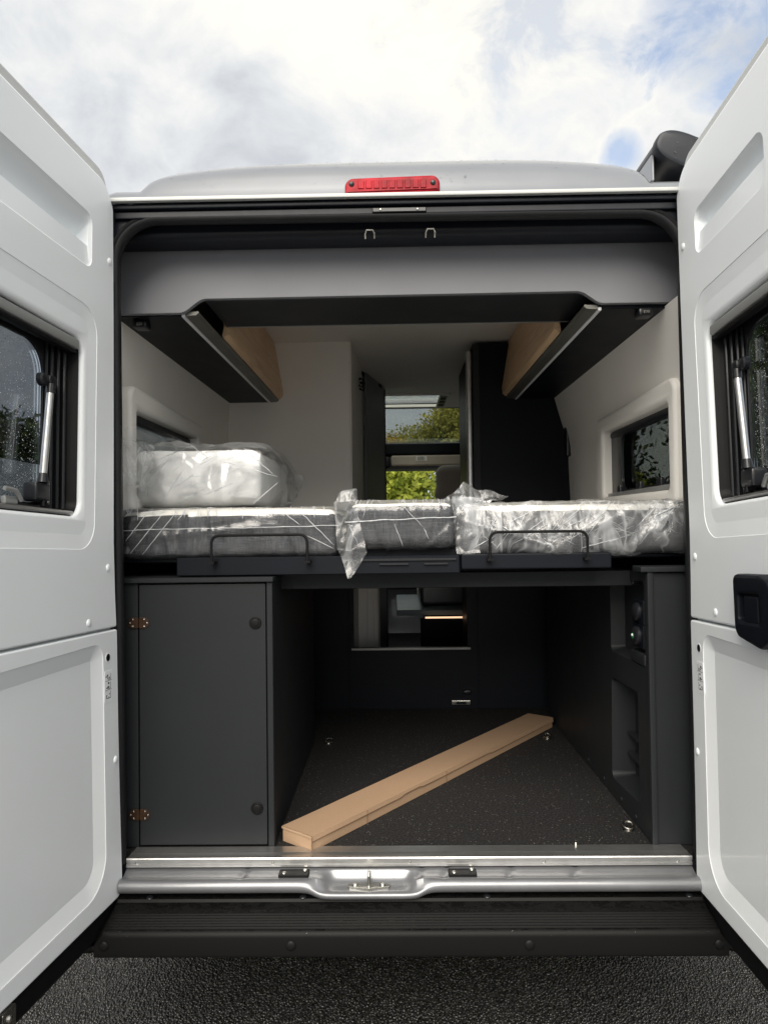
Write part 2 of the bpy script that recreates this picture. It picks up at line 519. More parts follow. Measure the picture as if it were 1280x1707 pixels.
# ================================================================ mesh helpers
class MB:
    def __init__(s, frame=None):
        s.b = bmesh.new()
        s.f = frame            # optional Matrix applied to everything

    def V(s, p):
        return s.b.verts.new(p)

    def face(s, vs):
        try:
            return s.b.faces.new(vs)
        except ValueError:
            return None

    def box(s, x0, x1, y0, y1, z0, z1, bev=0.0, seg=1, rot=None):
        r = bmesh.ops.create_cube(s.b, size=1.0)
        vs = r['verts']
        c = Vector(((x0 + x1) / 2, (y0 + y1) / 2, (z0 + z1) / 2))
        for v in vs:
            v.co = Vector((v.co.x * (x1 - x0), v.co.y * (y1 - y0), v.co.z * (z1 - z0)))
            if rot:
                v.co = rot @ v.co
            v.co += c
        if bev > 0:
            es = list({e for v in vs for e in v.link_edges})
            bmesh.ops.bevel(s.b, geom=es, offset=bev, segments=seg, profile=0.5, affect='EDGES')
        return s

    def tube(s, pts, r, seg=10, closed=False, caps=True):
        pts = [Vector(p) for p in pts]
        n = len(pts)
        rr = r if isinstance(r, (list, tuple)) else [r] * n
        rings = []
        prev = None
        for i, p in enumerate(pts):
            a = pts[(i - 1) % n] if (closed or i > 0) else p
            c = pts[(i + 1) % n] if (closed or i < n - 1) else p
            t = (c - a).normalized()
            if prev is None:
                up = Vector((0, 0, 1)) if abs(t.z) < 0.9 else Vector((0, 1, 0))
                u = t.cross(up).normalized()
            else:
                u = (prev - t * prev.dot(t)).normalized()
            prev = u
            w = t.cross(u)
            rings.append([s.V(p + (u * cos(2 * pi * k / seg) + w * sin(2 * pi * k / seg)) * rr[i]) for k in range(seg)])
        for i in range(n if closed else n - 1):
            A, B = rings[i], rings[(i + 1) % n]
            for k in range(seg):
                s.face((A[k], A[(k + 1) % seg], B[(k + 1) % seg], B[k]))
        if caps and not closed:
            s.face(rings[0][::-1])
            s.face(rings[-1])
        return s

    def grid(s, nu, nv, fn, closed_u=False):
        g = [[s.V(fn(i, j)) for j in range(nv)] for i in range(nu)]
        for i in range(nu if closed_u else nu - 1):
            for j in range(nv - 1):
                a, b2 = i, (i + 1) % nu
                s.face((g[a][j], g[b2][j], g[b2][j + 1], g[a][j + 1]))
        return g

    def strip(s, A, B):
        n = len(A)
        va = [s.V(p) if not isinstance(p, bmesh.types.BMVert) else p for p in A]
        vb = [s.V(p) if not isinstance(p, bmesh.types.BMVert) else p for p in B]
        for i in range(n):
            s.face((va[i], va[(i + 1) % n], vb[(i + 1) % n], vb[i]))
        return va, vb

    def fill(s, loops, q, to3):
        """planar fill (with holes) at depth q; loops of 2-D points"""
        l3 = [[Vector((p[0], p[1], 0)) for p in lp] for lp in loops]
        tri = geometry.tessellate_polygon(l3)
        flat = [p for lp in loops for p in lp]
        vs = [s.V(to3(p[0], p[1], q)) for p in flat]
        for t in tri:
            s.face([vs[i] for i in t])
        out, k = [], 0
        for lp in loops:
            out.append(vs[k:k + len(lp)])
            k += len(lp)
        return out

    def plate(s, outer, holes, q0, q1, bev, to3, back=True, hbev=None):
        """slab between depths q0 (front, seen) and q1, rounded front edges"""
        sg = 1 if q1 > q0 else -1
        loops = [outer] + list(holes)
        hb_ = bev if hbev is None else hbev
        ins = [inset(lp, bev) if i == 0 else inset(lp, -hb_) for i, lp in enumerate(loops)]
        mid = [inset(lp, bev * 0.3) if i == 0 else inset(lp, -hb_ * 0.3) for i, lp in enumerate(loops)]
        if bev <= 0:
            f = s.fill(loops, q0, to3)
        else:
            f = s.fill(ins, q0, to3)
        for i, lp in enumerate(loops):
            if bev > 0:
                bb = bev if i == 0 else hb_
                a, b2 = s.strip(f[i], [to3(p[0], p[1], q0 + sg * bb * 0.3) for p in mid[i]])
                a, b3 = s.strip(b2, [to3(p[0], p[1], q0 + sg * bb) for p in lp])
            else:
                b3 = f[i]
            if abs(q1 - q0) > bev:
                a, b4 = s.strip(b3, [to3(p[0], p[1], q1) for p in lp])
        if back:
            s.fill(loops, q1, to3)
        return s

    def disc(s, c, ax, r, h, seg=16, dome=0.0, bev=0.0):
        ax = Vector(ax).normalized()
        up = Vector((0, 0, 1)) if abs(ax.z) < 0.9 else Vector((1, 0, 0))
        u = ax.cross(up).normalized()
        w = ax.cross(u)
        c = Vector(c)
        prof = [(r, 0), (r, h - bev), (r - bev, h)]
        if dome:
            prof += [(r * 0.7, h + dome * 0.5), (r * 0.35, h + dome * 0.85)]
        rings = [[s.V(c + ax * z + (u * cos(2 * pi * k / seg) + w * sin(2 * pi * k / seg)) * rr) for k in range(seg)] for rr, z in prof]
        for A, B in zip(rings, rings[1:]):
            for k in range(seg):
                s.face((A[k], A[(k + 1) % seg], B[(k + 1) % seg], B[k]))
        top = s.V(c + ax * (h + dome))
        for k in range(seg):
            s.face((rings[-1][k], rings[-1][(k + 1) % seg], top))
        s.face(rings[0])
        return s

    def build(s, name, material, parent=None, smooth=True, angle=35, **props):
        bm = s.b
        if s.f is not None:
            bm.transform(s.f)
        bmesh.ops.recalc_face_normals(bm, faces=bm.faces)
        me = bpy.data.meshes.new(name)
        bm.to_mesh(me)
        bm.free()
        if smooth:
            me.polygons.foreach_set('use_smooth', [True] * len(me.polygons))
            me.set_sharp_from_angle(angle=radians(angle))
        me.materials.append(material)
        o = bpy.data.objects.new(name, me)
        COL.objects.link(o)
        if smooth:
            wn = o.modifiers.new('weighted_normal', 'WEIGHTED_NORMAL')
            wn.keep_sharp = True
            wn.weight = 90
        if parent is not None:
            o.parent = parent
        for k, v in props.items():
            o[k] = v
        return o


def inset(lp, d):
    """offset a simple 2-D polygon inward by d (outward when negative)"""
    n = len(lp)
    area = sum(lp[i][0] * lp[(i + 1) % n][1] - lp[(i + 1) % n][0] * lp[i][1] for i in range(n))
    sg = 1 if area > 0 else -1
    out = []
    for i in range(n):
        p0, p, p1 = Vector(lp[i - 1]), Vector(lp[i]), Vector(lp[(i + 1) % n])
        a, b = (p - p0), (p1 - p)
        if a.length < 1e-9 or b.length < 1e-9:
            out.append((p.x, p.y))
            continue
        a.normalize()
        b.normalize()
        na, nb = Vector((-a.y, a.x)) * sg, Vector((-b.y, b.x)) * sg
        m = na + nb
        k = max(0.4, (1 + na.dot(nb)) / 2 * 1.0)
        m = m / 2 / k if m.length > 1e-6 else na
        q = p + m * d
        out.append((q.x, q.y))
    return out


def rpoly(pts, r, seg=6):
    """polygon with rounded corners"""
    n = len(pts)
    rr = r if isinstance(r, (list, tuple)) else [r] * n
    out = []
    for i in range(n):
        p0, p, p1 = Vector(pts[i - 1]), Vector(pts[i]), Vector(pts[(i + 1) % n])
        if rr[i] <= 0:
            out.append((p.x, p.y))
            continue
        a, b = (p0 - p).normalized(), (p1 - p).normalized()
        ang = a.angle(b)
        t = min(rr[i] / math.tan(ang / 2), (p0 - p).length * 0.49, (p1 - p).length * 0.49)
        rad = t * math.tan(ang / 2)
        bis = (a + b).normalized()
        c = p + bis * (rad / sin(ang / 2))
        s0, s1 = p + a * t - c, p + b * t - c
        a0 = math.atan2(s0.y, s0.x)
        da = math.atan2(s1.y, s1.x) - a0
        while da > pi:
            da -= 2 * pi
        while da < -pi:
            da += 2 * pi
        for k in range(seg + 1):
            th = a0 + da * k / seg
            out.append((c.x + rad * cos(th), c.y + rad * sin(th)))
    return out


def rect(x0, x1, y0, y1, r=0.0, seg=6):
    return rpoly([(x0, y0), (x1, y0), (x1, y1), (x0, y1)], r, seg)


XZ = lambda y_off=0.0: (lambda a, b, q: Vector((a, q + y_off, b)))      # in-plane x,z ; depth = y
YZ = lambda: (lambda a, b, q: Vector((q, a, b)))                         # in-plane y,z ; depth = x
XY = lambda: (lambda a, b, q: Vector((a, b, q)))


def raw_mesh(name, co, faces, material, parent=None, shade=None, smooth=False, **props):
    co = np.asarray(co, dtype=np.float32)
    faces = np.asarray(faces, dtype=np.int32)
    me = bpy.data.meshes.new(name)
    me.vertices.add(len(co))
    me.vertices.foreach_set('co', co.ravel())
    k = faces.shape[1]
    me.loops.add(faces.size)
    me.loops.foreach_set('vertex_index', faces.ravel())
    me.polygons.add(len(faces))
    me.polygons.foreach_set('loop_start', np.arange(0, faces.size, k, dtype=np.int32))
    if smooth:
        me.polygons.foreach_set('use_smooth', np.ones(len(faces), dtype=bool))
    if shade is not None:
        at = me.attributes.new('shade', 'FLOAT', 'FACE')
        at.data.foreach_set('value', np.asarray(shade, dtype=np.float32))
    me.update(calc_edges=True)
    me.materials.append(material)
    o = bpy.data.objects.new(name, me)
    COL.objects.link(o)
    if parent is not None:
        o.parent = parent
    for kk, v in props.items():
        o[kk] = v
    return o


def empty(name, loc=(0, 0, 0), label=None, cat=None, group=None, parent=None):
    o = bpy.data.objects.new(name, None)
    o.empty_display_size = 0.1
    COL.objects.link(o)
    o.location = loc
    if parent is not None:
        o.parent = parent
    if label:
        o['label'] = label
    if cat:
        o['category'] = cat
    if group:
        o['group'] = group
    return o


def rbox_arrays(x0, x1, y0, y1, z0, z1, r, step):
    """subdivided rounded box as verts, normals, quads (numpy)"""
    c = np.array([(x0 + x1) / 2, (y0 + y1) / 2, (z0 + z1) / 2])
    h = np.array([(x1 - x0) / 2, (y1 - y0) / 2, (z1 - z0) / 2])
    key, co, faces = {}, [], []

    def axis(hh):
        n = max(2, int(2 * hh / step))
        a = list(np.linspace(-hh + r, hh - r, n)) if hh > r else [0.0]
        e = [(-hh + r) - r * math.tan(t) for t in (pi / 4, pi / 6, pi / 12)]
        return e + a + [-v for v in e[::-1]]
    ax = [axis(v) for v in h]

    def vid(p):
        k = tuple(round(float(v), 6) for v in p)
        if k not in key:
            key[k] = len(co)
            co.append(p)
        return key[k]
    for d in range(3):
        u, v = [(1, 2), (2, 0), (0, 1)][d]
        for sgn in (-1, 1):
            U, Vv = ax[u], ax[v]
            ids = []
            for a in U:
                row = []
                for b in Vv:
                    p = [0, 0, 0]
                    p[d] = sgn * h[d]
                    p[u], p[v] = a, b
                    row.append(vid(tuple(p)))
                ids.append(row)
            for i in range(len(U) - 1):
                for j in range(len(Vv) - 1):
                    q = [ids[i][j], ids[i + 1][j], ids[i + 1][j + 1], ids[i][j + 1]]
                    faces.append(q if sgn > 0 else q[::-1])
    co = np.array(co)
    inner = np.clip(co, -(h - r), (h - r))
    dlt = co - inner
    ln = np.linalg.norm(dlt, axis=1, keepdims=True)
    nrm = dlt / np.maximum(ln, 1e-9)
    co = inner + nrm * r
    return co + c, nrm, np.array(faces)


def folds(co, rng, K, amp, width, axis_bias=None, patch=0.35):
    """sum of sharp tent-shaped creases, each limited to its own patch"""
    out = np.zeros(len(co))
    lo, hi = co.min(0), co.max(0)
    for _ in range(K):
        n = rng.normal(size=3)
        if axis_bias is not None:
            n *= np.array(axis_bias)
        n /= np.linalg.norm(n)
        c = lo + rng.random(3) * (hi - lo)
        d = (co - c) @ n
        w = width * (0.4 + rng.random() * 1.2)
        rr = np.linalg.norm((co - c), axis=1) / (patch * (0.4 + rng.random()))
        out += amp * (0.4 + rng.random()) * rng.choice([1, 1, -0.6]) * np.maximum(0, 1 - np.abs(d) / w) * np.clip(1.3 - rr, 0, 1)
    return out


def vnoise(co, scale, seed=0.0):
    return np.array([noise.noise(Vector((p[0] * scale + seed, p[1] * scale, p[2] * scale))) for p in co])


def crumple_sheet(name, corners, nu, nv, amp, material, parent, seed, bulge=None, creases=14, width=0.02):
    """crumpled film between four corners (Vector list: A B C D round the patch)"""
    A, B, C, D = [np.array(c, dtype=float) for c in corners]
    u = np.linspace(0, 1, nu)[:, None, None]
    v = np.linspace(0, 1, nv)[None, :, None]
    g = (1 - u) * (1 - v) * A + u * (1 - v) * B + u * v * C + (1 - u) * v * D
    co = g.reshape(-1, 3)
    n = np.cross(B - A, D - A)
    n /= np.linalg.norm(n)
    rng = np.random.default_rng(seed)
    size = np.linalg.norm(C - A)
    d = folds(co, rng, creases, amp, width, patch=size * 0.7)
    d += amp * 0.8 * vnoise(co, 9.0, seed)
    if bulge:
        uu = np.broadcast_to(u, (nu, nv, 1)).reshape(-1)
        vv = np.broadcast_to(v, (nu, nv, 1)).reshape(-1)
        d += bulge * np.sin(uu * pi) * np.sin(vv * pi)
    # ragged outline too
    side = np.cross(n, (B - A) / np.linalg.norm(B - A))
    co = co + n * d[:, None] + side * (0.35 * amp * vnoise(co, 14.0, seed + 5))[:, None]
    idx = np.arange(nu * nv).reshape(nu, nv)
    faces = np.stack([idx[:-1, :-1], idx[1:, :-1], idx[1:, 1:], idx[:-1, 1:]], -1).reshape(-1, 4)
    return raw_mesh(name, co, faces, material, parent, smooth=True)


M['bead'] = glass_material('water_bead', (0.82, 0.85, 0.88), 1.6)


def drops(name, fn, n, r0, r1, parent, normal, material=None):
    """small water beads; fn() returns a point on the surface, normal its outward direction"""
    nz = Vector(normal).normalized()
    u = nz.orthogonal().normalized()
    w = nz.cross(u)
    co, fa = [], []
    for _ in range(n):
        c = Vector(fn())
        r = r0 + (r1 - r0) * rnd.random() ** 3
        b = len(co)
        for k in range(6):
            a = k * pi / 3
            co.append(c + (u * cos(a) + w * sin(a)) * r)
        for k in range(6):
            a = k * pi / 3
            co.append(c + (u * cos(a) + w * sin(a)) * r * 0.6 + nz * r * 0.45)
        co.append(c + nz * r * 0.6)
        for k in range(6):
            k2 = (k + 1) % 6
            fa.append((b + k, b + k2, b + 6 + k2))
            fa.append((b + k, b + 6 + k2, b + 6 + k))
            fa.append((b + 6 + k, b + 6 + k2, b + 12))
    return raw_mesh(name, [tuple(c) for c in co], fa, material or M['drop'], parent, smooth=True, kind='stuff')


def screw(parent, c, ax, r=0.006, name='screw', material=None):
    mb = MB()
    mb.disc(c, ax, r, r * 0.35, 12, dome=r * 0.35, bev=r * 0.2)
    return mb.build(name, material or M['chrome'], parent)


# ================================================================ the ground
g = MB()
g.grid(41, 41, lambda i, j: Vector(((i - 20) * 12.0, (j - 20) * 12.0, -0.006)))
g.build('car_park_ground', M['asphalt'], kind='structure')

# chippings where the camera looks at the surface from close up
rng = np.random.default_rng(3)
sp = 0.0085
xs = np.arange(-1.75, 1.75, sp)
ys = np.arange(-0.55, 0.95, sp)
gx, gy = np.meshgrid(xs, ys, indexing='ij')
cx = gx.ravel() + rng.normal(0, sp * 0.3, gx.size)
cy = gy.ravel() + rng.normal(0, sp * 0.3, gx.size)
ns = cx.size
t_ = (1 + 5 ** 0.5) / 2
octo = np.array([(1, 0, 0), (0, 1, 0), (-1, 0, 0), (0, -1, 0), (0.55, 0.55, 0.62), (-0.55, 0.5, 0.66), (-0.5, -0.6, 0.6), (0.6, -0.5, 0.55)], dtype=float)
of = np.array([(0, 1, 4), (1, 5, 4), (1, 2, 5), (2, 6, 5), (2, 3, 6), (3, 7, 6), (3, 0, 7), (0, 4, 7), (4, 5, 6), (4, 6, 7)])
ang = rng.random(ns) * 2 * pi
rad = sp * (0.42 + 0.32 * rng.random(ns))
jit = 1 + rng.normal(0, 0.16, (ns, 8, 3))
P = octo[None] * jit
P[:, :, 0] *= (0.8 + 0.5 * rng.random(ns))[:, None]
ca, sa = np.cos(ang)[:, None], np.sin(ang)[:, None]
X_ = (P[:, :, 0] * ca - P[:, :, 1] * sa) * rad[:, None] + cx[:, None]
Y_ = (P[:, :, 0] * sa + P[:, :, 1] * ca) * rad[:, None] + cy[:, None]
Z_ = P[:, :, 2] * rad[:, None] * 0.75 + (rng.random(ns) * 0.0022 - 0.0065)[:, None]
co = np.stack([X_, Y_, Z_], -1).reshape(-1, 3)
fc = (of[None] + (np.arange(ns) * 8)[:, None, None]).reshape(-1, 3)
raw_mesh('asphalt_chippings', co, fc, M['stone'], kind='stuff')

# ================================================================ the van
van = empty('camper_van', (0, 0, 0), 'silver and white camper van with both rear doors wide open, seen from behind', 'camper van')


def half_width(z):
    prof = [(0.42, 0.99), (0.8, 1.015), (1.3, 1.015), (1.7, 0.985), (2.1, 0.925), (2.3, 0.885), (2.40, 0.845), (2.45, 0.79)]
    for (a, wa), (b, wb) in zip(prof, prof[1:]):
        if z <= b:
            return wa + (wb - wa) * max(0, (z - a)) / (b - a)
    return prof[-1][1]


# --- outer side panels with a hole for the side window
for sg in (-1, 1):
    mb = MB()
    zs = [0.42, 0.6, 0.8, 1.05, 1.3, 1.58]
    wy0, wy1, wz0, wz1 = 0.24, 1.00, 1.60, 1.88
    ysl = [0.03, wy0, wy1, 1.8, 2.6, 3.4, 4.0]
    zsl = [0.42, 0.6, 0.8, 1.05, 1.3, wz0, wz1, 2.0, 2.15, 2.3, 2.40, 2.45]
    g = [[mb.V((sg * half_width(z), y, z)) for z in zsl] for y in ysl]
    for i in range(len(ysl) - 1):
        for j in range(len(zsl) - 1):
            if abs(ysl[i] - wy0) < 1e-6 and abs(zsl[j] - wz0) < 1e-6:
                continue
            mb.face((g[i][j], g[i + 1][j], g[i + 1][j + 1], g[i][j + 1]))
    mb.build('side_panel', M['silver'], van)
    # rear corner post between door hinge and body side
    mb = MB()
    n = 14
    zz = [0.48 + (2.42 - 0.48) * k / (n - 1) for k in range(n)]
    mb.grid(n, 5, lambda i, j: Vector((sg * (0.845 + (half_width(zz[i]) - 0.845) * j / 4 if half_width(zz[i]) > 0.845 else 0.845), 0.0 + 0.03 * (j / 4) ** 2, zz[i])))
    mb.build('corner_post', M['silver'], van)
    # tail lamp
    mb = MB()
    mb.box(sg * 0.935 - 0.04, sg * 0.935 + 0.04, -0.022, 0.02, 0.95, 1.45, 0.018, 3)
    mb.build('tail_lamp', M['tail'], van)

# --- cab front and bonnet (simple, far end)
mb = MB()
prof = [(4.0, 2.45), (4.0, 0.45), (4.35, 0.40), (5.15, 0.40), (5.25, 0.55), (5.25, 0.85), (5.15, 1.0), (4.55, 1.25)]
for sg in (-1, 1):
    vs = [mb.V((sg * (0.98 if z < 1.3 else 0.80), y, z)) for y, z in [(4.0, 0.42), (4.35, 0.42), (5.2, 0.42), (5.25, 0.9), (4.55, 1.2), (4.0, 1.25)]]
    mb.face(vs)
L_ = [(5.2, 0.42), (5.25, 0.9), (4.55, 1.2), (4.35, 1.26)]
for (a, b) in zip(L_, L_[1:]):
    mb.face([mb.V((-0.98, *a)), mb.V((0.98, *a)), mb.V((0.98, *b)), mb.V((-0.98, *b))])
mb.build('bonnet', M['silver'], van)
for sg in (-1, 1):
    mb = MB()
    mb.tube([(sg * 0.90, 4.50, 1.22), (sg * 0.80, 4.32, 1.75), (sg * 0.74, 4.20, 2.05)], 0.045, 8)
    mb.build('windscreen_pillar', M['gutter'], van)


# --- roof with its raised rear cap
def roof_z(x, y):
    xx = abs(x - (-0.012)) / 0.712
    crown = 0.0
    if xx < 1:
        e = (1 - xx ** 34) ** 0.5
        crown = e * (0.116 - 0.044 * xx ** 4)
    t = min(1.0, max(0.0, (y + 0.02) / 0.15))
    rise = 1 - (1 - t) ** 2.3
    base = 2.455 if abs(x) < 0.80 else 2.455 - (abs(x) - 0.80) * 0.35
    base += 0.0 if y > 0.0 else 0.0
    t2 = min(1.0, max(0.0, (y + 0.03) / 0.05))
    base = 2.412 + (base - 2.412) * (1 - (1 - t2) ** 2)
    return base + crown * rise * (1.0 if y < 3.4 else max(0.15, 1 - (y - 3.4) * 1.3))


nx = 171
xr = [-0.85 + 1.70 * i / (nx - 1) for i in range(nx)]
yr = [-0.03, -0.025, -0.015, 0.0, 0.015, 0.03, 0.05, 0.08, 0.11, 0.14, 0.18, 0.22, 0.28, 0.5, 0.75, 1.0, 1.5, 2.2, 3.0]
mb = MB()
mb.grid(nx, len(yr), lambda i, j: Vector((xr[i], yr[j], roof_z(xr[i], yr[j]))))
mb.build('roof', M['silver'], van, angle=60)
# roof ring round the skylight over the cab, and the nose over the windscreen
mb = MB()
mb.plate(rect(-0.85, 0.85, 3.0, 3.72), [rect(-0.42, 0.362, 3.12, 3.60, 0.04)], 2.50, 2.47, 0.0, XY())
mb.build('cab_roof', M['silver'], van)

# white drip lip along the roof's rear edge
mb = MB()
mb.box(-0.86, 0.86, -0.044, -0.028, 2.402, 2.4135, 0.003, 2)
mb.build('drip_rail', M['rim'], van)

# high brake light
bl = MB()
sh = rpoly([(-0.150, 2.412), (0.113, 2.418), (0.113, 2.466), (-0.150, 2.460)], [0.006, 0.006, 0.03, 0.03], 8)
bl.plate(sh, [], -0.034, 0.03, 0.008, XZ())
bl_o = bl.build('brake_light', M['red'], van)
for k in range(9):
    mb = MB()
    xk = -0.105 + k * 0.0215
    mb.box(xk - 0.0085, xk + 0.0085, -0.0365, -0.033, 2.428, 2.452, 0.0015)
    mb.build('lens_cell', M['red'], bl_o)
for xk in (-0.131, 0.094):
    screw(bl_o, (xk, -0.034, 2.442), (0, -1, 0), 0.0075, 'lamp_screw', M['blackgloss'])

drops('rain_beads', lambda: (lambda x, y: (x, y, roof_z(x, y) + 0.0003))(rnd.uniform(-0.66, 0.66), rnd.uniform(-0.018, 0.13)),
      520, 0.0008, 0.0032, van, (0, -0.7, 0.7), M['bead'])

# --- awning on the roof's right edge
mb = MB()
pr = []
for k in range(40):
    a_ = 2 * pi * k / 40
    e1, e2 = abs(cos(a_)) ** 0.75 * (1 if cos(a_) > 0 else -1) * 0.108, abs(sin(a_)) ** 0.75 * (1 if sin(a_) > 0 else -1) * 0.052
    th = radians(-24)
    pr.append((0.872 + e1 * cos(th) - e2 * sin(th), 2.600 + e1 * sin(th) + e2 * cos(th)))
aw = empty('awning', (0, 0, 0), parent=van)
mb.plate(inset(pr, 0.004), [], 0.16, 3.4, 0.004, XZ())
mb.build('awning_case', M['awn'], aw)
mb = MB()
mb.plate(pr, [], 0.125, 0.16, 0.014, XZ())
mb.build('end_cap', M['awn'], aw)
mb = MB()
mb.box(0.765, 0.775, 0.16, 3.4, 2.53, 2.61, 0.003)
mb.build('awning_rail', M['silver'], aw)
mb = MB()
mb.box(0.80, 0.93, 0.22, 0.30, 2.41, 2.54, 0.01, 2)
mb.build('awning_bracket', M['blackgloss'], aw)
drops('awning_beads', lambda: (rnd.uniform(0.80, 0.93), 0.1245, rnd.uniform(2.57, 2.64)), 60, 0.001, 0.0035, aw, (0, -1, 0), M['bead'])

# --- rear frame round the opening
op = rpoly([(-0.792, 0.57), (0.796, 0.57), (0.786, 2.362), (-0.803, 2.368)], [0.01, 0.01, 0.12, 0.12], 12)
fr_o = rect(-0.845, 0.845, 0.49, 2.402)
mb = MB()
mb.plate(fr_o, [op], 0.0, 0.02, 0.006, XZ(), back=False)
mb.build('rear_frame', M['gutter'], van)  # body frame coloured black for the seal rubber and shade around it
# black gutter band under the roof lip, with its stepped ridges
for (z0, z1, y0) in ((2.388, 2.402, -0.026), (2.366, 2.386, -0.014)):
    mb = MB()
    mb.box(-0.80, 0.80, y0, -0.001, z0, z1, 0.004, 2)
    mb.build('gutter_trim', M['gutter'], van)
mb = MB()
mb.box(-0.075, 0.075, -0.022, -0.002, 2.368, 2.381, 0.002)
lp = mb.build('latch_plate', M['blackgloss'], van)
for xk in (-0.052, 0.051):
    screw(lp, (xk, -0.022, 2.3745), (0, -1, 0), 0.004)


# rubber door seal: double-lipped profile swept round the opening
def sweep(loop, prof, y0=0.0):
    mb = MB()
    n = len(loop)
    rings = []
    for k in range(n):
        p0, p, p1 = Vector(loop[k - 1 if k else 0]), Vector(loop[k]), Vector(loop[min(k + 1, n - 1)])
        t = ((p - p0).normalized() + (p1 - p).normalized())
        t = t.normalized() if t.length > 1e-6 else (p1 - p0).normalized()
        nn = Vector((t.y, -t.x))
        rings.append([mb.V((p.x + nn.x * a, y0 + b, p.y + nn.y * a)) for a, b in prof])
    m = len(prof)
    for k in range(n - 1):
        A, B = rings[k], rings[k + 1]
        for j in range(m):
            mb.face((A[j], A[(j + 1) % m], B[(j + 1) % m], B[j]))
    return mb


seal_prof = [(-0.008, 0.02), (-0.014, 0.0), (-0.015, -0.012), (-0.009, -0.020), (-0.002, -0.021), (0.003, -0.013),
             (0.006, -0.006), (0.012, -0.010), (0.017, -0.008), (0.019, -0.002), (0.019, 0.004), (0.0, 0.004), (0.0, 0.02)]
dense = []
for i in range(len(op)):
    a, b = Vector(op[i]), Vector(op[(i + 1) % len(op)])
    m = max(1, int((b - a).length / 0.06))
    for k in range(m):
        dense.append(tuple(a.lerp(b, k / m)))
dense = [p for p in dense if p[1] > 0.592]
dense = [(0.796, 0.574)] + dense + [(-0.792, 0.574)]
sweep(dense, seal_prof).build('door_seal', M['rubberseal'], van, angle=50)

# inner reveal between the seal and the fittings
mb = MB()
mb.strip([(x, 0.02, z) for x, z in op], [(x * 1.10, 0.10, z + (0.035 if z > 1.4 else -0.0)) for x, z in op])
mb.build('opening_reveal', M['gutter'], van)
for xk in (-0.085, 0.089):     # two wire loops for the door catches
    mb = MB()
    mb.tube([(xk - 0.013, 0.06, 2.329), (xk - 0.013, 0.045, 2.337), (xk - 0.009, 0.04, 2.345), (xk + 0.009, 0.04, 2.345),
             (xk + 0.013, 0.045, 2.337), (xk + 0.013, 0.06, 2.329)], 0.003, 8)
    mb.build('catch_loop', M['chrome'], van)
mb = MB()
mb.box(-0.88, 0.88, 0.055, 0.16, 2.335, 2.41, 0.02, 3)
mb.build('header_gap_shade', M['gutter'], van)  # dark bar added for the shadow in the gap above the header

# --- interior shell
for sg in (-1, 1):
    X0 = sg * 0.87
    # side wall, with a window hole, leaning in above the window
    mb = MB()
    zsl = [0.57, 1.1, 1.60, 1.88, 1.96, 2.04, 2.15, 2.28, 2.40, 2.455]
    xw = {0.57: 0.87, 1.1: 0.875, 1.60: 0.875, 1.88: 0.865, 1.96: 0.853, 2.04: 0.83, 2.15: 0.80, 2.28: 0.76, 2.40: 0.74, 2.455: 0.72}
    if sg < 0:
        xw = {0.57: 0.88, 1.1: 0.885, 1.60: 0.885, 1.88: 0.88, 1.96: 0.878, 2.04: 0.874, 2.15: 0.868, 2.28: 0.83, 2.40: 0.79, 2.455: 0.76}
    ysl = [0.03, 0.172, 0.25, 0.97, 1.3, 1.66, 2.4, 3.3, 4.05]
    gg = [[mb.V((sg * xw[z], y, z)) for z in zsl] for y in ysl]
    for i in range(len(ysl) - 1):
        for j in range(len(zsl) - 1):
            if (ysl[i] == 0.25 and zsl[j] == 1.60) or (i == 0 and zsl[j] > 2.1):
                continue
            mb.face((gg[i][j], gg[i + 1][j], gg[i + 1][j + 1], gg[i][j + 1]))
    mb.build('inner_side_wall', M['beige'], van, angle=60)
    # raised surround
    o_ = rpoly([(0.205, 1.545), (1.065, 1.58), (1.065, 1.935), (0.205, 1.95)], [0.03, 0.05, 0.05, 0.05], 8)
    i_ = rpoly([(0.262, 1.60), (0.965, 1.605), (0.965, 1.872), (0.262, 1.874)], 0.018, 6)
    mb = MB()
    mb.plate(o_, [i_], sg * 0.835, sg * 0.90, 0.014, YZ(), back=False)
    sw = mb.build('side_window', M['beigel'], van, angle=50)
    mb = MB()
    mb.plate(inset(i_, -0.002), [rect(0.285, 0.84, 1.628, 1.845, 0.05, 8)], sg * 0.875, sg * 0.885, 0.002, YZ())
    mb.build('window_frame', M['blackgloss'], sw)
    mb = MB()
    mb.box(min(sg * 0.868, sg * 0.90), max(sg * 0.868, sg * 0.90), 0.268, 0.96, 1.846, 1.868, 0.006, 2)
    mb.build('blind_cassette', M['gutter'], sw)
    mb = MB()
    mb.box(min(sg * 0.855, sg * 0.875), max(sg * 0.855, sg * 0.875), 0.268, 0.96, 1.603, 1.620, 0.004, 2)
    mb.build('sill_rail', M['skinframe'], sw)
    mb = MB()
    mb.box(min(sg * 0.90, sg * 0.906), max(sg * 0.90, sg * 0.906), 0.24, 1.0, 1.595, 1.885)
    mb.build('pane', M['tint2'], sw)
    for yk in (0.42, 0.62, 0.85):
        mb = MB()
        mb.box(min(sg * 0.862, sg * 0.88), max(sg * 0.862, sg * 0.88), yk - 0.02, yk + 0.02, 1.612, 1.648, 0.006, 2)
        mb.build('window_latch', M['blackgloss'], sw)

for sg in (-1, 1):
    mb = MB()
    a = sorted((sg * 0.866, sg * 0.872))
    mb.box(a[0], a[1], 0.03, 1.60, 0.58, 1.41)
    mb.build('dark_side_sheet', M['lamd'], van)  # dark sheet added over the pale wall below bed height
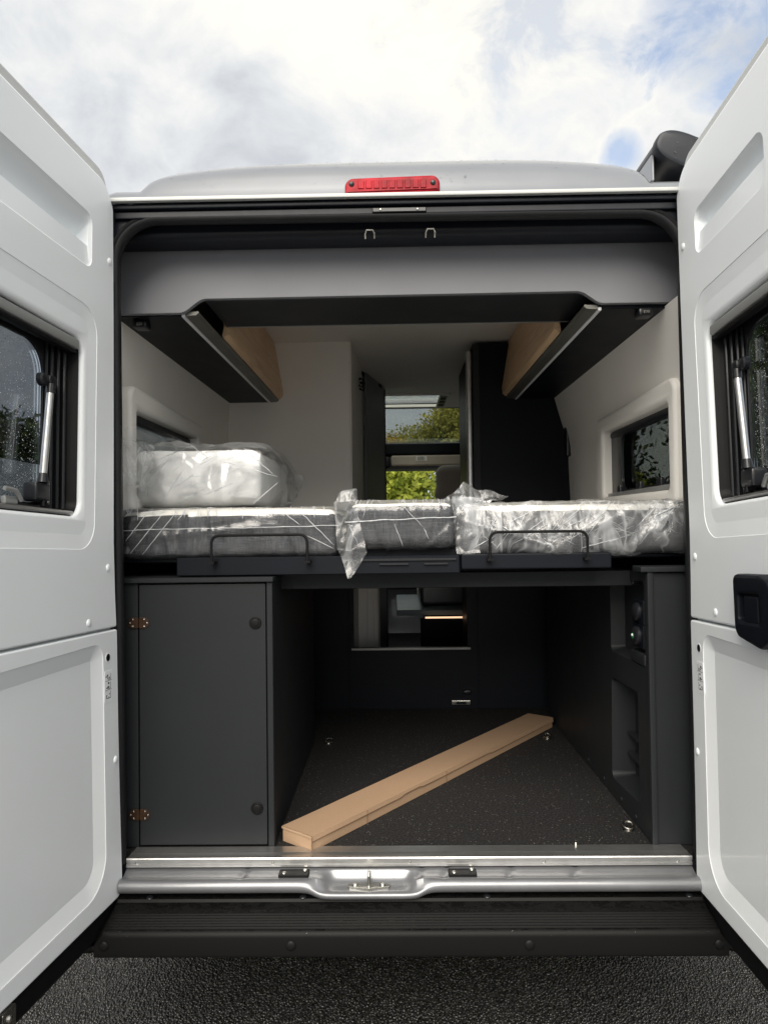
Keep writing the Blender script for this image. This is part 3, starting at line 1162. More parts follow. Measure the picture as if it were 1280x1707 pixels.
# ceiling with the skylight hole
mb = MB()
mb.plate(rect(-0.80, 0.80, 0.12, 3.74), [rect(-0.42, 0.362, 3.12, 3.60, 0.03)], 2.455, 2.462, 0.0, XY())
mb.build('ceiling', M['beige'], van)
sk = MB()
sk.plate(rect(-0.45, 0.392, 3.08, 3.64, 0.04), [rect(-0.42, 0.362, 3.12, 3.60, 0.03)], 2.440, 2.456, 0.004, XY())
sko = sk.build('skylight', M['beigel'], van)
mb = MB()
mb.box(-0.43, 0.372, 3.10, 3.62, 2.475, 2.481)
mb.build('skylight_pane', M['clear'], sko)
mb = MB()
mb.box(0.31, 0.375, 3.14, 3.58, 2.436, 2.452, 0.004)
mb.build('blind_handle', M['skinframe'], sko)
for k in range(3):
    mb = MB()
    mb.box(0.322, 0.362, 3.18 + k * 0.14, 3.26 + k * 0.14, 2.431, 2.4355, 0.0015)
    mb.build('handle_slot', M['lamd'], sko)

# floor
mb = MB()
mb.box(-0.86, 0.86, 0.035, 4.2, 0.545, 0.575)
mb.build('van_floor', M['carpet'], van)
mb = MB()
mb.box(-0.86, 0.86, 0.25, 4.2, 0.40, 0.50, 0.02)
mb.build('underbody', M['black'], van)
for sg in (-1, 1):
    for yk in (1.05, 4.45):
        mb = MB()
        xk = sg * 0.885
        prof = [(0.19, -0.09), (0.32, -0.095), (0.345, -0.07), (0.345, 0.07), (0.32, 0.095), (0.19, 0.09)]
        mb.grid(28, 6, lambda i, j: Vector((xk + prof[j][1] * 0.98, yk + prof[j][0] * cos(i * 2 * pi / 28), 0.345 + prof[j][0] * sin(i * 2 * pi / 28))), closed_u=True)
        wh = mb.build('wheel', M['tyre'], van)
        mb = MB()
        mb.disc((xk - sg * 0.02, yk, 0.345), (sg, 0, 0), 0.195, 0.08, 24, dome=0.02, bev=0.02)
        mb.build('rim', M['chrome'], wh)

# --- header board over the bed
HY = 0.15
hp = rpoly([(-0.87, 2.148), (-0.655, 2.148), (-0.600, 2.190), (0.545, 2.194), (0.600, 2.156), (0.86, 2.156), (0.86, 2.40), (-0.87, 2.40)],
           [0.0, 0.05, 0.05, 0.05, 0.05, 0.0, 0.06, 0.06], 8)
mb = MB()
mb.plate(hp, [], HY, HY + 0.018, 0.002, XZ())
hdr = mb.build('header_board', M['header'], van)
mb = MB()
mb.box(-0.60, 0.585, HY + 0.018, 0.47, 2.196, 2.212, 0.001)
mb.build('header_underside', M['lam'], hdr)
mb = MB()
mb.box(-0.60, 0.585, 0.452, 0.47, 2.212, 2.454)
mb.build('header_back', M['lam'], hdr)
mb = MB()
mb.box(-0.60, 0.585, 0.470, 0.474, 2.194, 2.20)
mb.build('edge_band', M['skinframe'], hdr)

# --- overhead lockers
for sg in (-1, 1):
    xo, xi = (0.878, 0.668) if sg < 0 else (0.868, 0.612)
    mb = MB()
    a = sorted((sg * xo, sg * xi))
    mb.box(a[0], a[1], HY + 0.02, 1.70, 2.145, 2.165, 0.002)
    lk = mb.build('overhead_locker', M['lamd'], van)
    mb = MB()
    a = sorted((sg * (xi - 0.001), sg * (xi - 0.012)))
    mb.box(a[0], a[1], HY + 0.02, 1.715, 2.141, 2.152, 0.002)
    mb.build('light_strip', M['strip'], lk)
    mb = MB()
    v = [(sg * (xi - 0.013), 2.145), (sg * (xi - 0.046), 2.147), (sg * (xi - 0.055), 2.155), (sg * (xi - 0.052), 2.160), (sg * (xi - 0.045), 2.158), (sg * (xi - 0.013), 2.158)]
    mb.plate(v, [], HY + 0.02, 1.72, 0.0, XZ())
    mb.build('grip_rail', M['rail'], lk)
    mb = MB()
    x1, x2 = xi - 0.074, xi - 0.035
    v = [(sg * (x1 + 0.017), 2.157), (sg * x1, 2.172), (sg * (x1 - 0.004), 2.20), (sg * x2, 2.452), (sg * (x2 + 0.018), 2.452), (sg * (x1 + 0.016), 2.20), (sg * (x1 + 0.022), 2.165)]
    mb.plate(v, [], 0.475, 1.70, 0.0, XZ())
    mb.build('locker_flap', M['wood'], lk)
    mb = MB()
    a = sorted((sg * 0.86, sg * (xi - 0.02)))
    mb.box(a[0], a[1], 1.66, 1.70, 2.165, 2.45)
    mb.build('locker_end', M['lamd'], lk)
    cx_, cy_ = (-0.808, 0.222) if sg < 0 else (0.743, 0.185)
    mb = MB()
    mb.box(cx_ - 0.022, cx_ + 0.022, cy_ - 0.022, cy_ + 0.03, 2.122, 2.146, 0.007, 2)
    mb.build('spot_lamp', M['blackgloss'], lk)
    mb = MB()
    mb.box(cx_ - 0.008, cx_ + 0.010, cy_ - 0.0235, cy_ - 0.0215, 2.128, 2.138, 0.0008)
    mb.build('spot_lens', M['chrome'], lk)

# --- bathroom wall and tall cupboard behind the bed
mb = MB()
mb.box(-0.88, -0.244, 1.66, 1.69, 0.575, 2.455, 0.003)
mb.build('partition_wall', M['beige'], van)
mb = MB()
mb.grid(7, 2, lambda i, j: Vector((-0.244 + 0.030 * sin(i / 6 * pi / 2), 1.69 + 0.75 * i / 6, 0.575 + 1.88 * j)))
mb.box(-0.224, -0.214, 2.441, 3.6, 0.575, 2.455)
mb.build('aisle_wall', M['beige'], van)
mb = MB()
mb.box(-0.2445, -0.2375, 1.652, 1.661, 1.3, 2.45, 0.002)
mb.build('edge_trim', M['beigel'], van)
# dark sliding door standing open across the aisle
mb = MB()
mb.plate([(-0.205, 2.40), (-0.100, 2.86), (-0.085, 2.855), (-0.19, 2.395)], [], 0.58, 2.455, 0.0, XY())
ad = mb.build('aisle_door', M['header'], van)
mb = MB()
mb.box(-0.105, -0.078, 2.855, 2.885, 0.58, 2.44, 0.003)
mb.build('door_edge', M['lam'], ad)
mb = MB()
mb.plate([(-0.215, 2.33), (-0.10, 2.78), (-0.19, 2.80)], [], 2.43, 2.452, 0.0, XY())
mb.build('track_cover', M['lamd'], ad)
for yk in (2.02, 2.12):
    mb = MB()
    mb.tube([(-0.214, yk, 2.30), (-0.195, yk - 0.01, 2.285), (-0.190, yk - 0.012, 2.33), (-0.214, yk, 2.335)], 0.008, 8)
    mb.build('coat_hook', M['blackgloss'], van)

mb = MB()
mb.box(0.385, 0.885, 1.66, 2.42, 0.575, 2.432, 0.004)
wd = mb.build('wardrobe', M['lamd'], van)
mb = MB()
mb.box(0.352, 0.3845, 1.662, 1.70, 0.575, 2.40, 0.012, 3)
mb.build('wardrobe_trim', M['alu'], wd)
mb = MB()
mb.box(0.385, 0.42, 1.655, 1.66, 1.3, 2.43, 0.001)
mb.build('wardrobe_edge', M['lam'], wd)
for (xa, za) in ((0.70, 2.105), (0.735, 2.108)):
    screw(wd, (xa, 1.66, za), (0, -1, 0), 0.008, 'cable_gland', M['black'])
mb = MB()
mb.box(0.845, 0.872, 1.60, 1.66, 1.84, 2.0, 0.008, 2)
mb.build('switch_box', M['blackgloss'], wd)

# --- cab: console, windscreens, seat
mb = MB()
mb.box(-0.80, 0.80, 3.95, 4.25, 2.10, 2.20, 0.02, 2)
cb = mb.build('cab_shelf', M['lamd'], van)
mb = MB()
mb.box(-0.80, 0.80, 4.0, 4.28, 1.985, 2.09, 0.03, 3)
mb.build('overhead_console', M['header'], cb)
mb = MB()
mb.box(-0.05, 0.58, 3.93, 3.955, 2.005, 2.095, 0.018, 3)
mb.build('sun_visor', M['seat'], cb)
mb = MB()
mb.box(0.16, 0.25, 3.926, 3.930, 2.045, 2.085, 0.001)
mb.build('visor_label', M['beige'], cb)
mb = MB()
for k in range(4):
    mb.box(0.17, 0.235 - 0.01 * (k % 2), 3.9245, 3.926, 2.051 + k * 0.008, 2.054 + k * 0.008)
mb.build('visor_print', M['lamd'], cb)
mb = MB()
mb.box(-0.42, -0.05, 3.90, 3.97, 1.985, 2.085, 0.03, 3)
mb.build('reading_light', M['lam'], cb)
# upper windscreen: sloping frame and pane
u0, u1 = Vector((0, 3.76, 2.452)), Vector((0, 4.28, 2.21))
ux = Vector((1, 0, 0))
uy = (u1 - u0).normalized()
un = ux.cross(uy)
ln_ = (u1 - u0).length
to = lambda a, b, q: u0 + ux * a + uy * b + un * q
mb = MB()
mb.plate(rect(-0.82, 0.82, -0.06, ln_ + 0.03), [rect(-0.60, 0.555, 0.0, ln_ - 0.01, 0.03)], 0.0, 0.03, 0.004, to)
uw = mb.build('roof_window', M['lam'], van)
mb = MB()
mb.plate(rect(-0.62, 0.57, -0.02, ln_ + 0.01), [], 0.012, 0.016, 0.0, to)
mb.build('roof_window_pane', M['clear'], uw)
mb = MB()
mb.box(-0.60, 0.56, 4.235, 4.26, 2.205, 2.222, 0.003)
mb.build('lower_trim', M['skinframe'], uw)
mb = MB()
mb.plate([(-0.80, 0.0), (0.80, 0.0), (0.74, 1.0), (-0.74, 1.0)], [], 0, 0.004, 0.0,
         lambda a, b, q: Vector((a, 4.60 - 0.33 * b + q, 1.20 + 0.84 * b)))
mb.build('windscreen', M['clear'], van)
mb = MB()
mb.box(-0.90, 0.90, 4.15, 4.62, 0.95, 1.20, 0.06, 3)
mb.build('dashboard', M['lamd'], van)
for sg in (-1, 1):      # cab side doors with glass above the waist
    mb = MB()
    mb.box(min(sg * 0.93, sg * 0.96), max(sg * 0.93, sg * 0.96), 3.4, 4.4, 0.45, 1.25)
    cd = mb.build('cab_door', M['silver'], van)
for sg, xs_ in ((1, 0.395), (-1, -0.36)):
    st = empty('cab_seat', (xs_, 3.25, 0), parent=van)
    co_, nr, fa = rbox_arrays(-0.11, 0.11, -0.06, 0.06, 1.68, 1.945, 0.058, 0.02)
    co_[:, 0] *= 1 + 0.22 * np.clip((1.80 - co_[:, 2]) / 0.12, 0, 1)
    raw_mesh('headrest', co_, fa, M['seat'] if sg > 0 else M['lamd'], st, smooth=True)
    co_, nr, fa = rbox_arrays(-0.25, 0.25, -0.08, 0.08, 1.0, 1.69, 0.075, 0.04)
    co_[:, 0] *= 1 - 0.35 * np.clip((co_[:, 2] - 1.50) / 0.2, 0, 1)
    raw_mesh('backrest', co_, fa, M['seat'] if sg > 0 else M['lamd'], st, smooth=True)
    mb = MB()
    mb.box(-0.25, 0.25, -0.05, 0.45, 0.92, 1.06, 0.05, 3)
    mb.build('seat_cushion', M['seat'], st)
    mb = MB()
    mb.box(-0.2, 0.2, 0.0, 0.4, 0.575, 0.92, 0.02)
    mb.build('seat_base', M['lamd'], st)

# --- garage: bulkhead at the far end, with the hatch opening to the living area
BY = 1.62
mb = MB()
mb.plate(rect(-0.88, 0.86, 0.575, 1.335), [rect(-0.238, 0.335, 0.884, 1.334 - 0.02)], BY, BY + 0.025, 0.002, XZ())
bh = mb.build('garage_bulkhead', M['lamd'], van)
mb = MB()
mb.box(-0.25, 0.35, BY - 0.006, BY, 0.872, 0.884, 0.0015)
mb.build('hatch_edge', M['skinframe'], bh)
for xk in (-0.262, 0.387):
    mb = MB()
    mb.box(xk - 0.004, xk + 0.004, BY - 0.005, BY, 0.58, 1.33, 0.001)
    mb.build('panel_joint', M['skinframe' if xk > 0 else 'lamd'] if False else M['lamd'], bh)
hl = MB()
hl.box(0.25, 0.345, BY - 0.018, BY, 0.512 + 0.085, 0.535 + 0.085, 0.003, 2)
hlo = hl.build('hatch_latch', M['chrome'], bh)
mb = MB()
mb.box(0.272, 0.322, BY - 0.022, BY - 0.018, 0.603, 0.614, 0.0015)
mb.build('latch_slider', M['lamd'], hlo)
mb = MB()
mb.box(0.31, 0.345, BY - 0.03, BY, 0.655, 0.672, 0.004, 2)
mb.build('latch_hook', M['blackgloss'], bh)
# living area seen through the hatch
mb = MB()
mb.box(-0.30, -0.12, 1.95, 2.35, 0.575, 1.45, 0.004)
mb.build('pale_cupboard', M['beige'], van)
for xk in (-0.185, -0.150, -0.135):
    mb = MB()
    mb.box(xk, xk + 0.007, 1.942, 1.950, 0.6, 1.45, 0.002)
    mb.build('cupboard_bead', M['beigel'], van)
mb = MB()
mb.box(-0.02, 0.70, 2.55, 3.6, 0.93, 0.965, 0.004)
kt = mb.build('kitchen_worktop', M['counter'], van)
mb = MB()
mb.box(0.13, 0.70, 2.50, 2.53, 0.575, 0.915, 0.002)
mb.build('kitchen_front', M['lamd'], kt)
mb = MB()
mb.box(0.16, 0.60, 2.490, 2.498, 0.918, 0.928, 0.001)
mb.build('led_strip', M['led'], kt)
mb = MB()
mb.box(0.14, 0.55, 2.75, 3.15, 0.966, 1.36, 0.03, 2)
mb.build('hob_housing', M['blackgloss'], kt)

# --- left cabinet in the garage
CX0, CX1, CZ1 = -0.845, -0.382, 1.352
mb = MB()
mb.box(-0.87, CX0 + 0.0, 0.085, 0.12, 0.578, CZ1 - 0.02)
mb.box(CX0, -0.772, 0.080, 0.10, 0.578, CZ1 - 0.0145, 0.001)
mb.box(-0.397, CX1 + 0.002, 0.078, 1.10, 0.576, CZ1 - 0.0145, 0.0015)
mb.box(CX0, -0.397, 0.105, 0.12, 0.578, 0.60)
cab = mb.build('storage_cabinet', M['lam'], van)
mb = MB()
mb.box(-0.86, CX1 + 0.006, 0.068, 1.10, CZ1 - 0.014, CZ1, 0.002)
mb.build('cabinet_top', M['lam'], cab)
mb = MB()
mb.box(-0.768, -0.400, 0.079, 0.097, 0.584, CZ1 - 0.019, 0.0025, 2)
mb.build('cabinet_door', M['lam'], cab)
mb = MB()
mb.box(-0.775, -0.39, 0.12, 0.14, 0.58, CZ1 - 0.016)
mb.build('cabinet_back', M['black'], cab)
for zk in (1.223, 0.672):
    for sx in (-1, 1):
        mb = MB()
        xa = -0.7690 + sx * 0.0165
        pl = rpoly([(xa - sx * 0.0155, zk - 0.016), (xa + sx * 0.004, zk - 0.016), (xa + sx * 0.014, zk - 0.007), (xa + sx * 0.014, zk + 0.007), (xa + sx * 0.004, zk + 0.016), (xa - sx * 0.0155, zk + 0.016)], 0.004, 3)
        mb.plate(pl, [], 0.0755, 0.079, 0.001, XZ())
        hg = mb.build('hinge_leaf', M['hinge'], cab)
        for (dx, dz) in ((0.0085, 0), (0.0, 0.010), (0.0, -0.010)):
            screw(cab, (xa + sx * dx, 0.0755, zk + dz), (0, -1, 0), 0.0030, 'hinge_screw')
for zk, xk in ((1.2195, -0.430), (0.688, -0.429)):
    mb = MB()
    mb.disc((xk, 0.079, zk), (0, -1, 0), 0.0175, 0.005, 28, dome=0.0, bev=0.002)
    mb.disc((xk, 0.0745, zk), (0, -1, 0), 0.012, 0.003, 28, dome=0.001, bev=0.001)
    mb.build('push_latch', M['black'], cab)

# --- right side cupboard with recesses in its face
RX = 0.700
mb = MB()
rc1 = rpoly([(0.185, 0.655), (0.455, 0.640), (0.440, 0.978), (0.185, 0.984)], 0.022, 6)
rc2 = rpoly([(0.115, 1.075), (0.44, 1.068), (0.44, 1.30), (0.115, 1.325)], 0.02, 6)
mb.plate([(0.085, 0.577), (1.45, 0.577), (1.45, 1.35), (0.085, 1.35)], [rc1, rc2], RX, RX + 0.016, 0.004, YZ(), back=False)
for rc, dp in ((rc1, 0.075), (rc2, 0.045)):
    inn = inset(rc, 0.012)
    mb.strip([(RX + 0.004, a, b) for a, b in rc], [(RX + dp, a, b) for a, b in inn])
    mb.fill([inn], 0, lambda a, b, q: Vector((RX + dp, a, b)))
sc_ = mb.build('side_cupboard', M['lam'], van)
mb = MB()
mb.box(0.696, 0.714, 0.070, 0.090, 0.576, 1.354, 0.004, 2)
mb.build('corner_trim', M['skinframe'] if False else M['lam'], sc_)
mb = MB()
mb.box(0.714, 0.86, 0.080, 0.096, 0.576, 1.352, 0.002)
mb.build('rear_panel', M['lam'], sc_)
mb = MB()
mb.box(0.676, 0.86, 0.064, 0.14, 1.354, 1.370, 0.003, 2)
mb.build('cupboard_cap', M['lam'], sc_)
for (z0, z1) in ((0.72, 0.735), (0.79, 0.80)):
    mb = MB()
    mb.box(RX + 0.045, RX + 0.07, 0.205, 0.43, z0, z1, 0.003, 2)
    mb.build('recess_ledge', M['lam'], sc_)
for (yk, zk, rr) in ((0.155, 1.232, 0.034), (0.160, 1.160, 0.036)):
    mb = MB()
    mb.box(RX - 0.004, RX + 0.02, yk - 0.045, yk + 0.045, zk - 0.036, zk + 0.036, 0.004, 2)
    mb.build('socket_plate', M['lamd'], sc_)
    mb = MB()
    mb.disc((RX - 0.004, yk, zk), (-1, 0, 0), rr * 0.8, 0.010, 20, dome=0.006, bev=0.003)
    mb.build('socket_cap', M['blackgloss'], sc_)
mb = MB()
mb.disc((RX - 0.016, 0.160, 1.160), (-1, 0, 0), 0.009, 0.004, 16, bev=0.001)
mb.build('socket_ring', M['green'], sc_)
mb = MB()
mb.disc((RX - 0.020, 0.160, 1.162), (-1, 0, 0), 0.004, 0.003, 12, bev=0.001)
mb.build('socket_pin', M['strip'], sc_)
mb = MB()
mb.box(RX - 0.006, RX + 0.03, 0.105, 0.23, 1.075, 1.112, 0.008, 2)
mb.build('socket_housing', M['lam'], sc_)
for (yk, zk) in ((0.36, 0.60), (0.55, 0.60), (0.75, 0.60), (0.22, 0.60)):
    mb = MB()
    mb.disc((RX, yk, zk), (-1, 0, 0), 0.008, 0.002, 14, dome=0.001)
    mb.build('cover_cap', M['lam'], sc_)

# --- lashing rings on the floor
for (xk, yk) in ((0.664, 0.186), (0.619, 1.104), (-0.316, 1.059)):
    mb = MB()
    mb.disc((xk, yk, 0.575), (0, 0, 1), 0.018, 0.005, 24, dome=0.002, bev=0.002)
    lr = mb.build('lashing_ring', M['chrome'], van)
    mb = MB()
    pts = [(xk + 0.015 * cos(a * pi / 8), yk - 0.004 + 0.017 * sin(a * pi / 8) * 0.8, 0.584 + 0.012 * (0.5 + 0.5 * sin(a * pi / 8))) for a in range(16)]
    mb.tube(pts, 0.003, 8, closed=True)
    mb.build('ring', M['chrome'], lr)
mb = MB()
mb.disc((0.48, 0.075, 0.575), (0, 0, 1), 0.004, 0.014, 10, dome=0.002)
mb.build('floor_pin', M['chrome'], van)

# --- bed platform
mb = MB()
mb.box(-0.665, 0.165, 0.10, 0.135, 1.355, 1.409, 0.003)
mb.box(-0.30, 0.165, 0.13, 0.16, 1.375, 1.398, 0.002)
bf = mb.build('bed_frame', M['lamd'], van)
mb = MB()
mb.box(0.168, 0.602, 0.088, 0.125, 1.366, 1.412, 0.006, 2)
mb.build('frame_rail', M['lamd'], bf)
mb = MB()
mb.box(-0.41, 0.725, 0.235, 0.285, 1.302, 1.350, 0.004, 2)
mb.build('cross_beam', M['lam'], bf)
for xk in (-0.418, 0.716):
    mb = MB()
    mb.box(xk - 0.012, xk + 0.012, 0.225, 0.29, 1.305, 1.345, 0.006, 2)
    mb.tube([(xk, 0.232, 1.325), (xk, 0.215, 1.325)], [0.016, 0.010], 8)
    mb.build('beam_bracket', M['blackgloss'], bf)
mb = MB()
mb.box(-0.17, 0.155, 0.095, 0.11, 1.392, 1.400, 0.002)
mb.build('front_slat', M['lam'], bf)
for (xa, xb) in ((-0.07, 0.015), (0.06, 0.13)):  # paler bars added for the light showing through slots
    mb = MB()
    mb.box(xa, xb, 0.0925, 0.097, 1.381, 1.3865, 0.001)
    mb.build('slot_light_bar', M['lam'], bf)
mb = MB()
mb.box(-0.86, 0.86, 0.14, 1.62, 1.396, 1.404)
mb.box(-0.17, 0.16, 0.13, 0.60, 1.405, 1.427)  # dark filler box added for the dark gap under the middle mattress
mb.build('slat_board', M['lamd'], bf)
for k in range(9):
    mb = MB()
    yk = 0.30 + k * 0.155
    mb.box(-0.85, 0.85, yk, yk + 0.06, 1.384, 1.395, 0.002)
    mb.build('slat', M['lam'], bf)
for (x0, x1) in ((-0.552, -0.276), (0.248, 0.526)):
    mb = MB()
    r = 0.022
    pts = [(x0, 0.064, 1.395), (x0, 0.064, 1.474 - r)] + [(x0 + r - r * cos(a), 0.064, 1.474 - r + r * sin(a)) for a in (0.4, 0.8, 1.2, pi / 2)]
    pts += [(x1 - r + r * sin(a), 0.064, 1.474 - r + r * cos(a)) for a in (0.0, 0.4, 0.8, 1.2)] + [(x1, 0.064, 1.474 - r), (x1, 0.064, 1.395)]
    mb.tube(pts, 0.0042, 10)
    mb.box(x0 - 0.008, x0 + 0.008, 0.06, 0.10, 1.392, 1.398)
    mb.box(x1 - 0.008, x1 + 0.008, 0.06, 0.10, 1.392, 1.398)
    mb.build('mattress_guard', M['black'], bf)

# --- sill: aluminium edge strip, painted metal sill, striker
mb = MB()
SX0, SX1 = -0.775, 0.775
pro = [(0.075, 0.577), (0.075, 0.581), (0.040, 0.5825), (0.030, 0.5845), (0.020, 0.5825), (0.010, 0.5835), (-0.001, 0.586), (-0.006, 0.586), (-0.008, 0.583),
       (-0.008, 0.576), (-0.005, 0.5745), (-0.005, 0.569), (-0.008, 0.567), (-0.008, 0.562), (-0.005, 0.560), (0.03, 0.560)]
mb.plate([(-a, b) for a, b in pro], [], SX0, SX1, 0.0, lambda a, b, q: Vector((q, -a, b)))
al = mb.build('threshold_strip', M['alu'], van, angle=20)
for xk in (-0.747, -0.37, 0.006, 0.374, 0.737):
    screw(al, (xk, -0.0052, 0.572), (0, -1, 0), 0.0042)


def sill_pt(x, k):
    c = x + 0.105                                           # striker pocket centre
    w = 1 / (1 + math.exp((abs(c) - 0.118) / 0.008))         # 1 inside the pocket
    w2 = 1 / (1 + math.exp((abs(c) - 0.145) / 0.010))
    prof = [(0.03, 0.558), (-0.004, 0.557), (-0.018, 0.551), (-0.030, 0.5475), (-0.042, 0.5485), (-0.050, 0.550), (-0.060, 0.546), (-0.066, 0.538),
            (-0.067, 0.528), (-0.063, 0.519), (-0.054, 0.514), (-0.03, 0.512)]
    pock = [(0.03, 0.558), (-0.002, 0.556), (-0.006, 0.548), (-0.012, 0.535), (-0.024, 0.526), (-0.040, 0.522), (-0.056, 0.5225), (-0.069, 0.521),
            (-0.075, 0.515), (-0.073, 0.506), (-0.064, 0.502), (-0.03, 0.502)]
    ww = [w, w, w, w, w, w, w2, w2, w2, w2, w2, w2][k]
    y = prof[k][0] * (1 - ww) + pock[k][0] * ww
    z = prof[k][1] * (1 - ww) + pock[k][1] * ww
    # pressed ribs across the flat
    if 1 <= k <= 4:
        for rc in (-0.44, 0.16 - 0.05, 0.285, 0.46, 0.04):
            z -= 0.004 * math.exp(-((x - rc - 0.35 * y) / 0.010) ** 2)
    return Vector((x, y, z))


mb = MB()
mb.grid(420, 12, lambda i, j: sill_pt(SX0 + (SX1 - SX0) * i / 419, j))
sill = mb.build('rear_sill', M['sillmetal'], van, angle=70)
for (x0, x1, z) in ((-0.350, -0.268, 0.563), (0.110, 0.186, 0.563)):
    mb = MB()
    mb.box(x0, x1, -0.042, -0.009, 0.545, 0.5565, 0.002)
    pt = mb.build('hinge_pad', M['black'], sill)
    screw(sill, (x0 + 0.015, -0.034, 0.5566), (0, 0, 1), 0.0065, 'pad_screw')
    screw(sill, (x1 - 0.012, -0.018, 0.5566), (0, 0, 1), 0.0065, 'pad_screw')
mb = MB()
mb.plate(rpoly([(-0.160, -0.052), (-0.105, -0.062), (-0.050, -0.052), (-0.046, -0.036), (-0.09, -0.028), (-0.12, -0.028), (-0.164, -0.036)], 0.006, 4), [], 0.529, 0.5225, 0.001, XY())
sk_ = mb.build('striker', M['chrome'], sill)
mb = MB()
mb.tube([(-0.105, -0.050, 0.526), (-0.105, -0.050, 0.556), (-0.105, -0.046, 0.560), (-0.105, -0.030, 0.558), (-0.105, -0.026, 0.548), (-0.105, -0.026, 0.526)], 0.0042, 10)
mb.build('striker_bar', M['chrome'], sill)
for xk in (-0.142, -0.068):
    screw(sill, (xk, -0.042, 0.529), (0, 0, 1), 0.008, 'striker_bolt')

# --- bumper step
mb = MB()
bp_ = [(-0.03, 0.503), (-0.056, 0.500), (-0.060, 0.4935), (-0.066, 0.492), (-0.092, 0.484)]
y = -0.096
zt = 0.4828
for k in range(6):
    bp_ += [(y, zt), (y - 0.0015, zt - 0.0045), (y - 0.0045, zt - 0.0050), (y - 0.0062, zt - 0.0015), (y - 0.0085, zt - 0.0018)]
    y -= 0.0088
    zt -= 0.0022
bp_ += [(y - 0.004, zt - 0.001), (y - 0.009, zt - 0.006), (y - 0.0115, zt - 0.014), (y - 0.0115, zt - 0.056), (y - 0.008, zt - 0.064), (y + 0.02, zt - 0.068), (y + 0.12, zt - 0.068)]
FY = y - 0.0115
BZ = zt - 0.035
nb = len(bp_)


def bump_pt(x, j):
    py, pz = bp_[j]
    d = max(0, abs(x) - 0.78)
    return Vector((x, py + d * d * 1.2, pz - (0.05 * min(1, d / 0.04) if j < nb - 3 and pz > 0.45 else 0)))


mb = MB()
xs_b = [-0.80 + 1.6 * i / 80 for i in range(81)]
mb.grid(81, nb, lambda i, j: bump_pt(xs_b[i], j))
bmp = mb.build('rear_bumper', M['bumper'], van, angle=28)
for sg in (-1, 1):
    mb = MB()
    mb.box(min(sg * 0.80, sg * 1.0), max(sg * 0.80, sg * 1.0), FY + 0.012, 0.05, BZ - 0.03, 0.432, 0.015, 2)
    mb.build('bumper_corner', M['bumper'], bmp)
for xk in (-0.775, -0.299, 0.302, 0.776):
    mb = MB()
    mb.disc((xk, FY, BZ + 0.002), (0, -1, 0), 0.0125, 0.004, 20, dome=0.002, bev=0.002)
    mb.build('bumper_plug', M['black'], bmp)
for xk in (-0.695, -0.282, 0.211, 0.747):
    mb = MB()
    mb.disc((xk, -0.050, 0.501), (0, -0.2, 1), 0.009, 0.003, 16, dome=0.002, bev=0.001)
    mb.build('bumper_clip', M['blackgloss'], bmp)
drops('bumper_drops', lambda: (rnd.uniform(-0.76, 0.76), FY + 0.001 + rnd.random() * 0.006, BZ + rnd.uniform(0.022, 0.034)), 90, 0.0008, 0.0026, bmp, (0, -0.8, 0.6), M['bead'])
mb = MB()
mb.box(-0.79, 0.79, -0.03, 0.12, 0.47, 0.512)
mb.build('bumper_backing', M['black'], bmp)


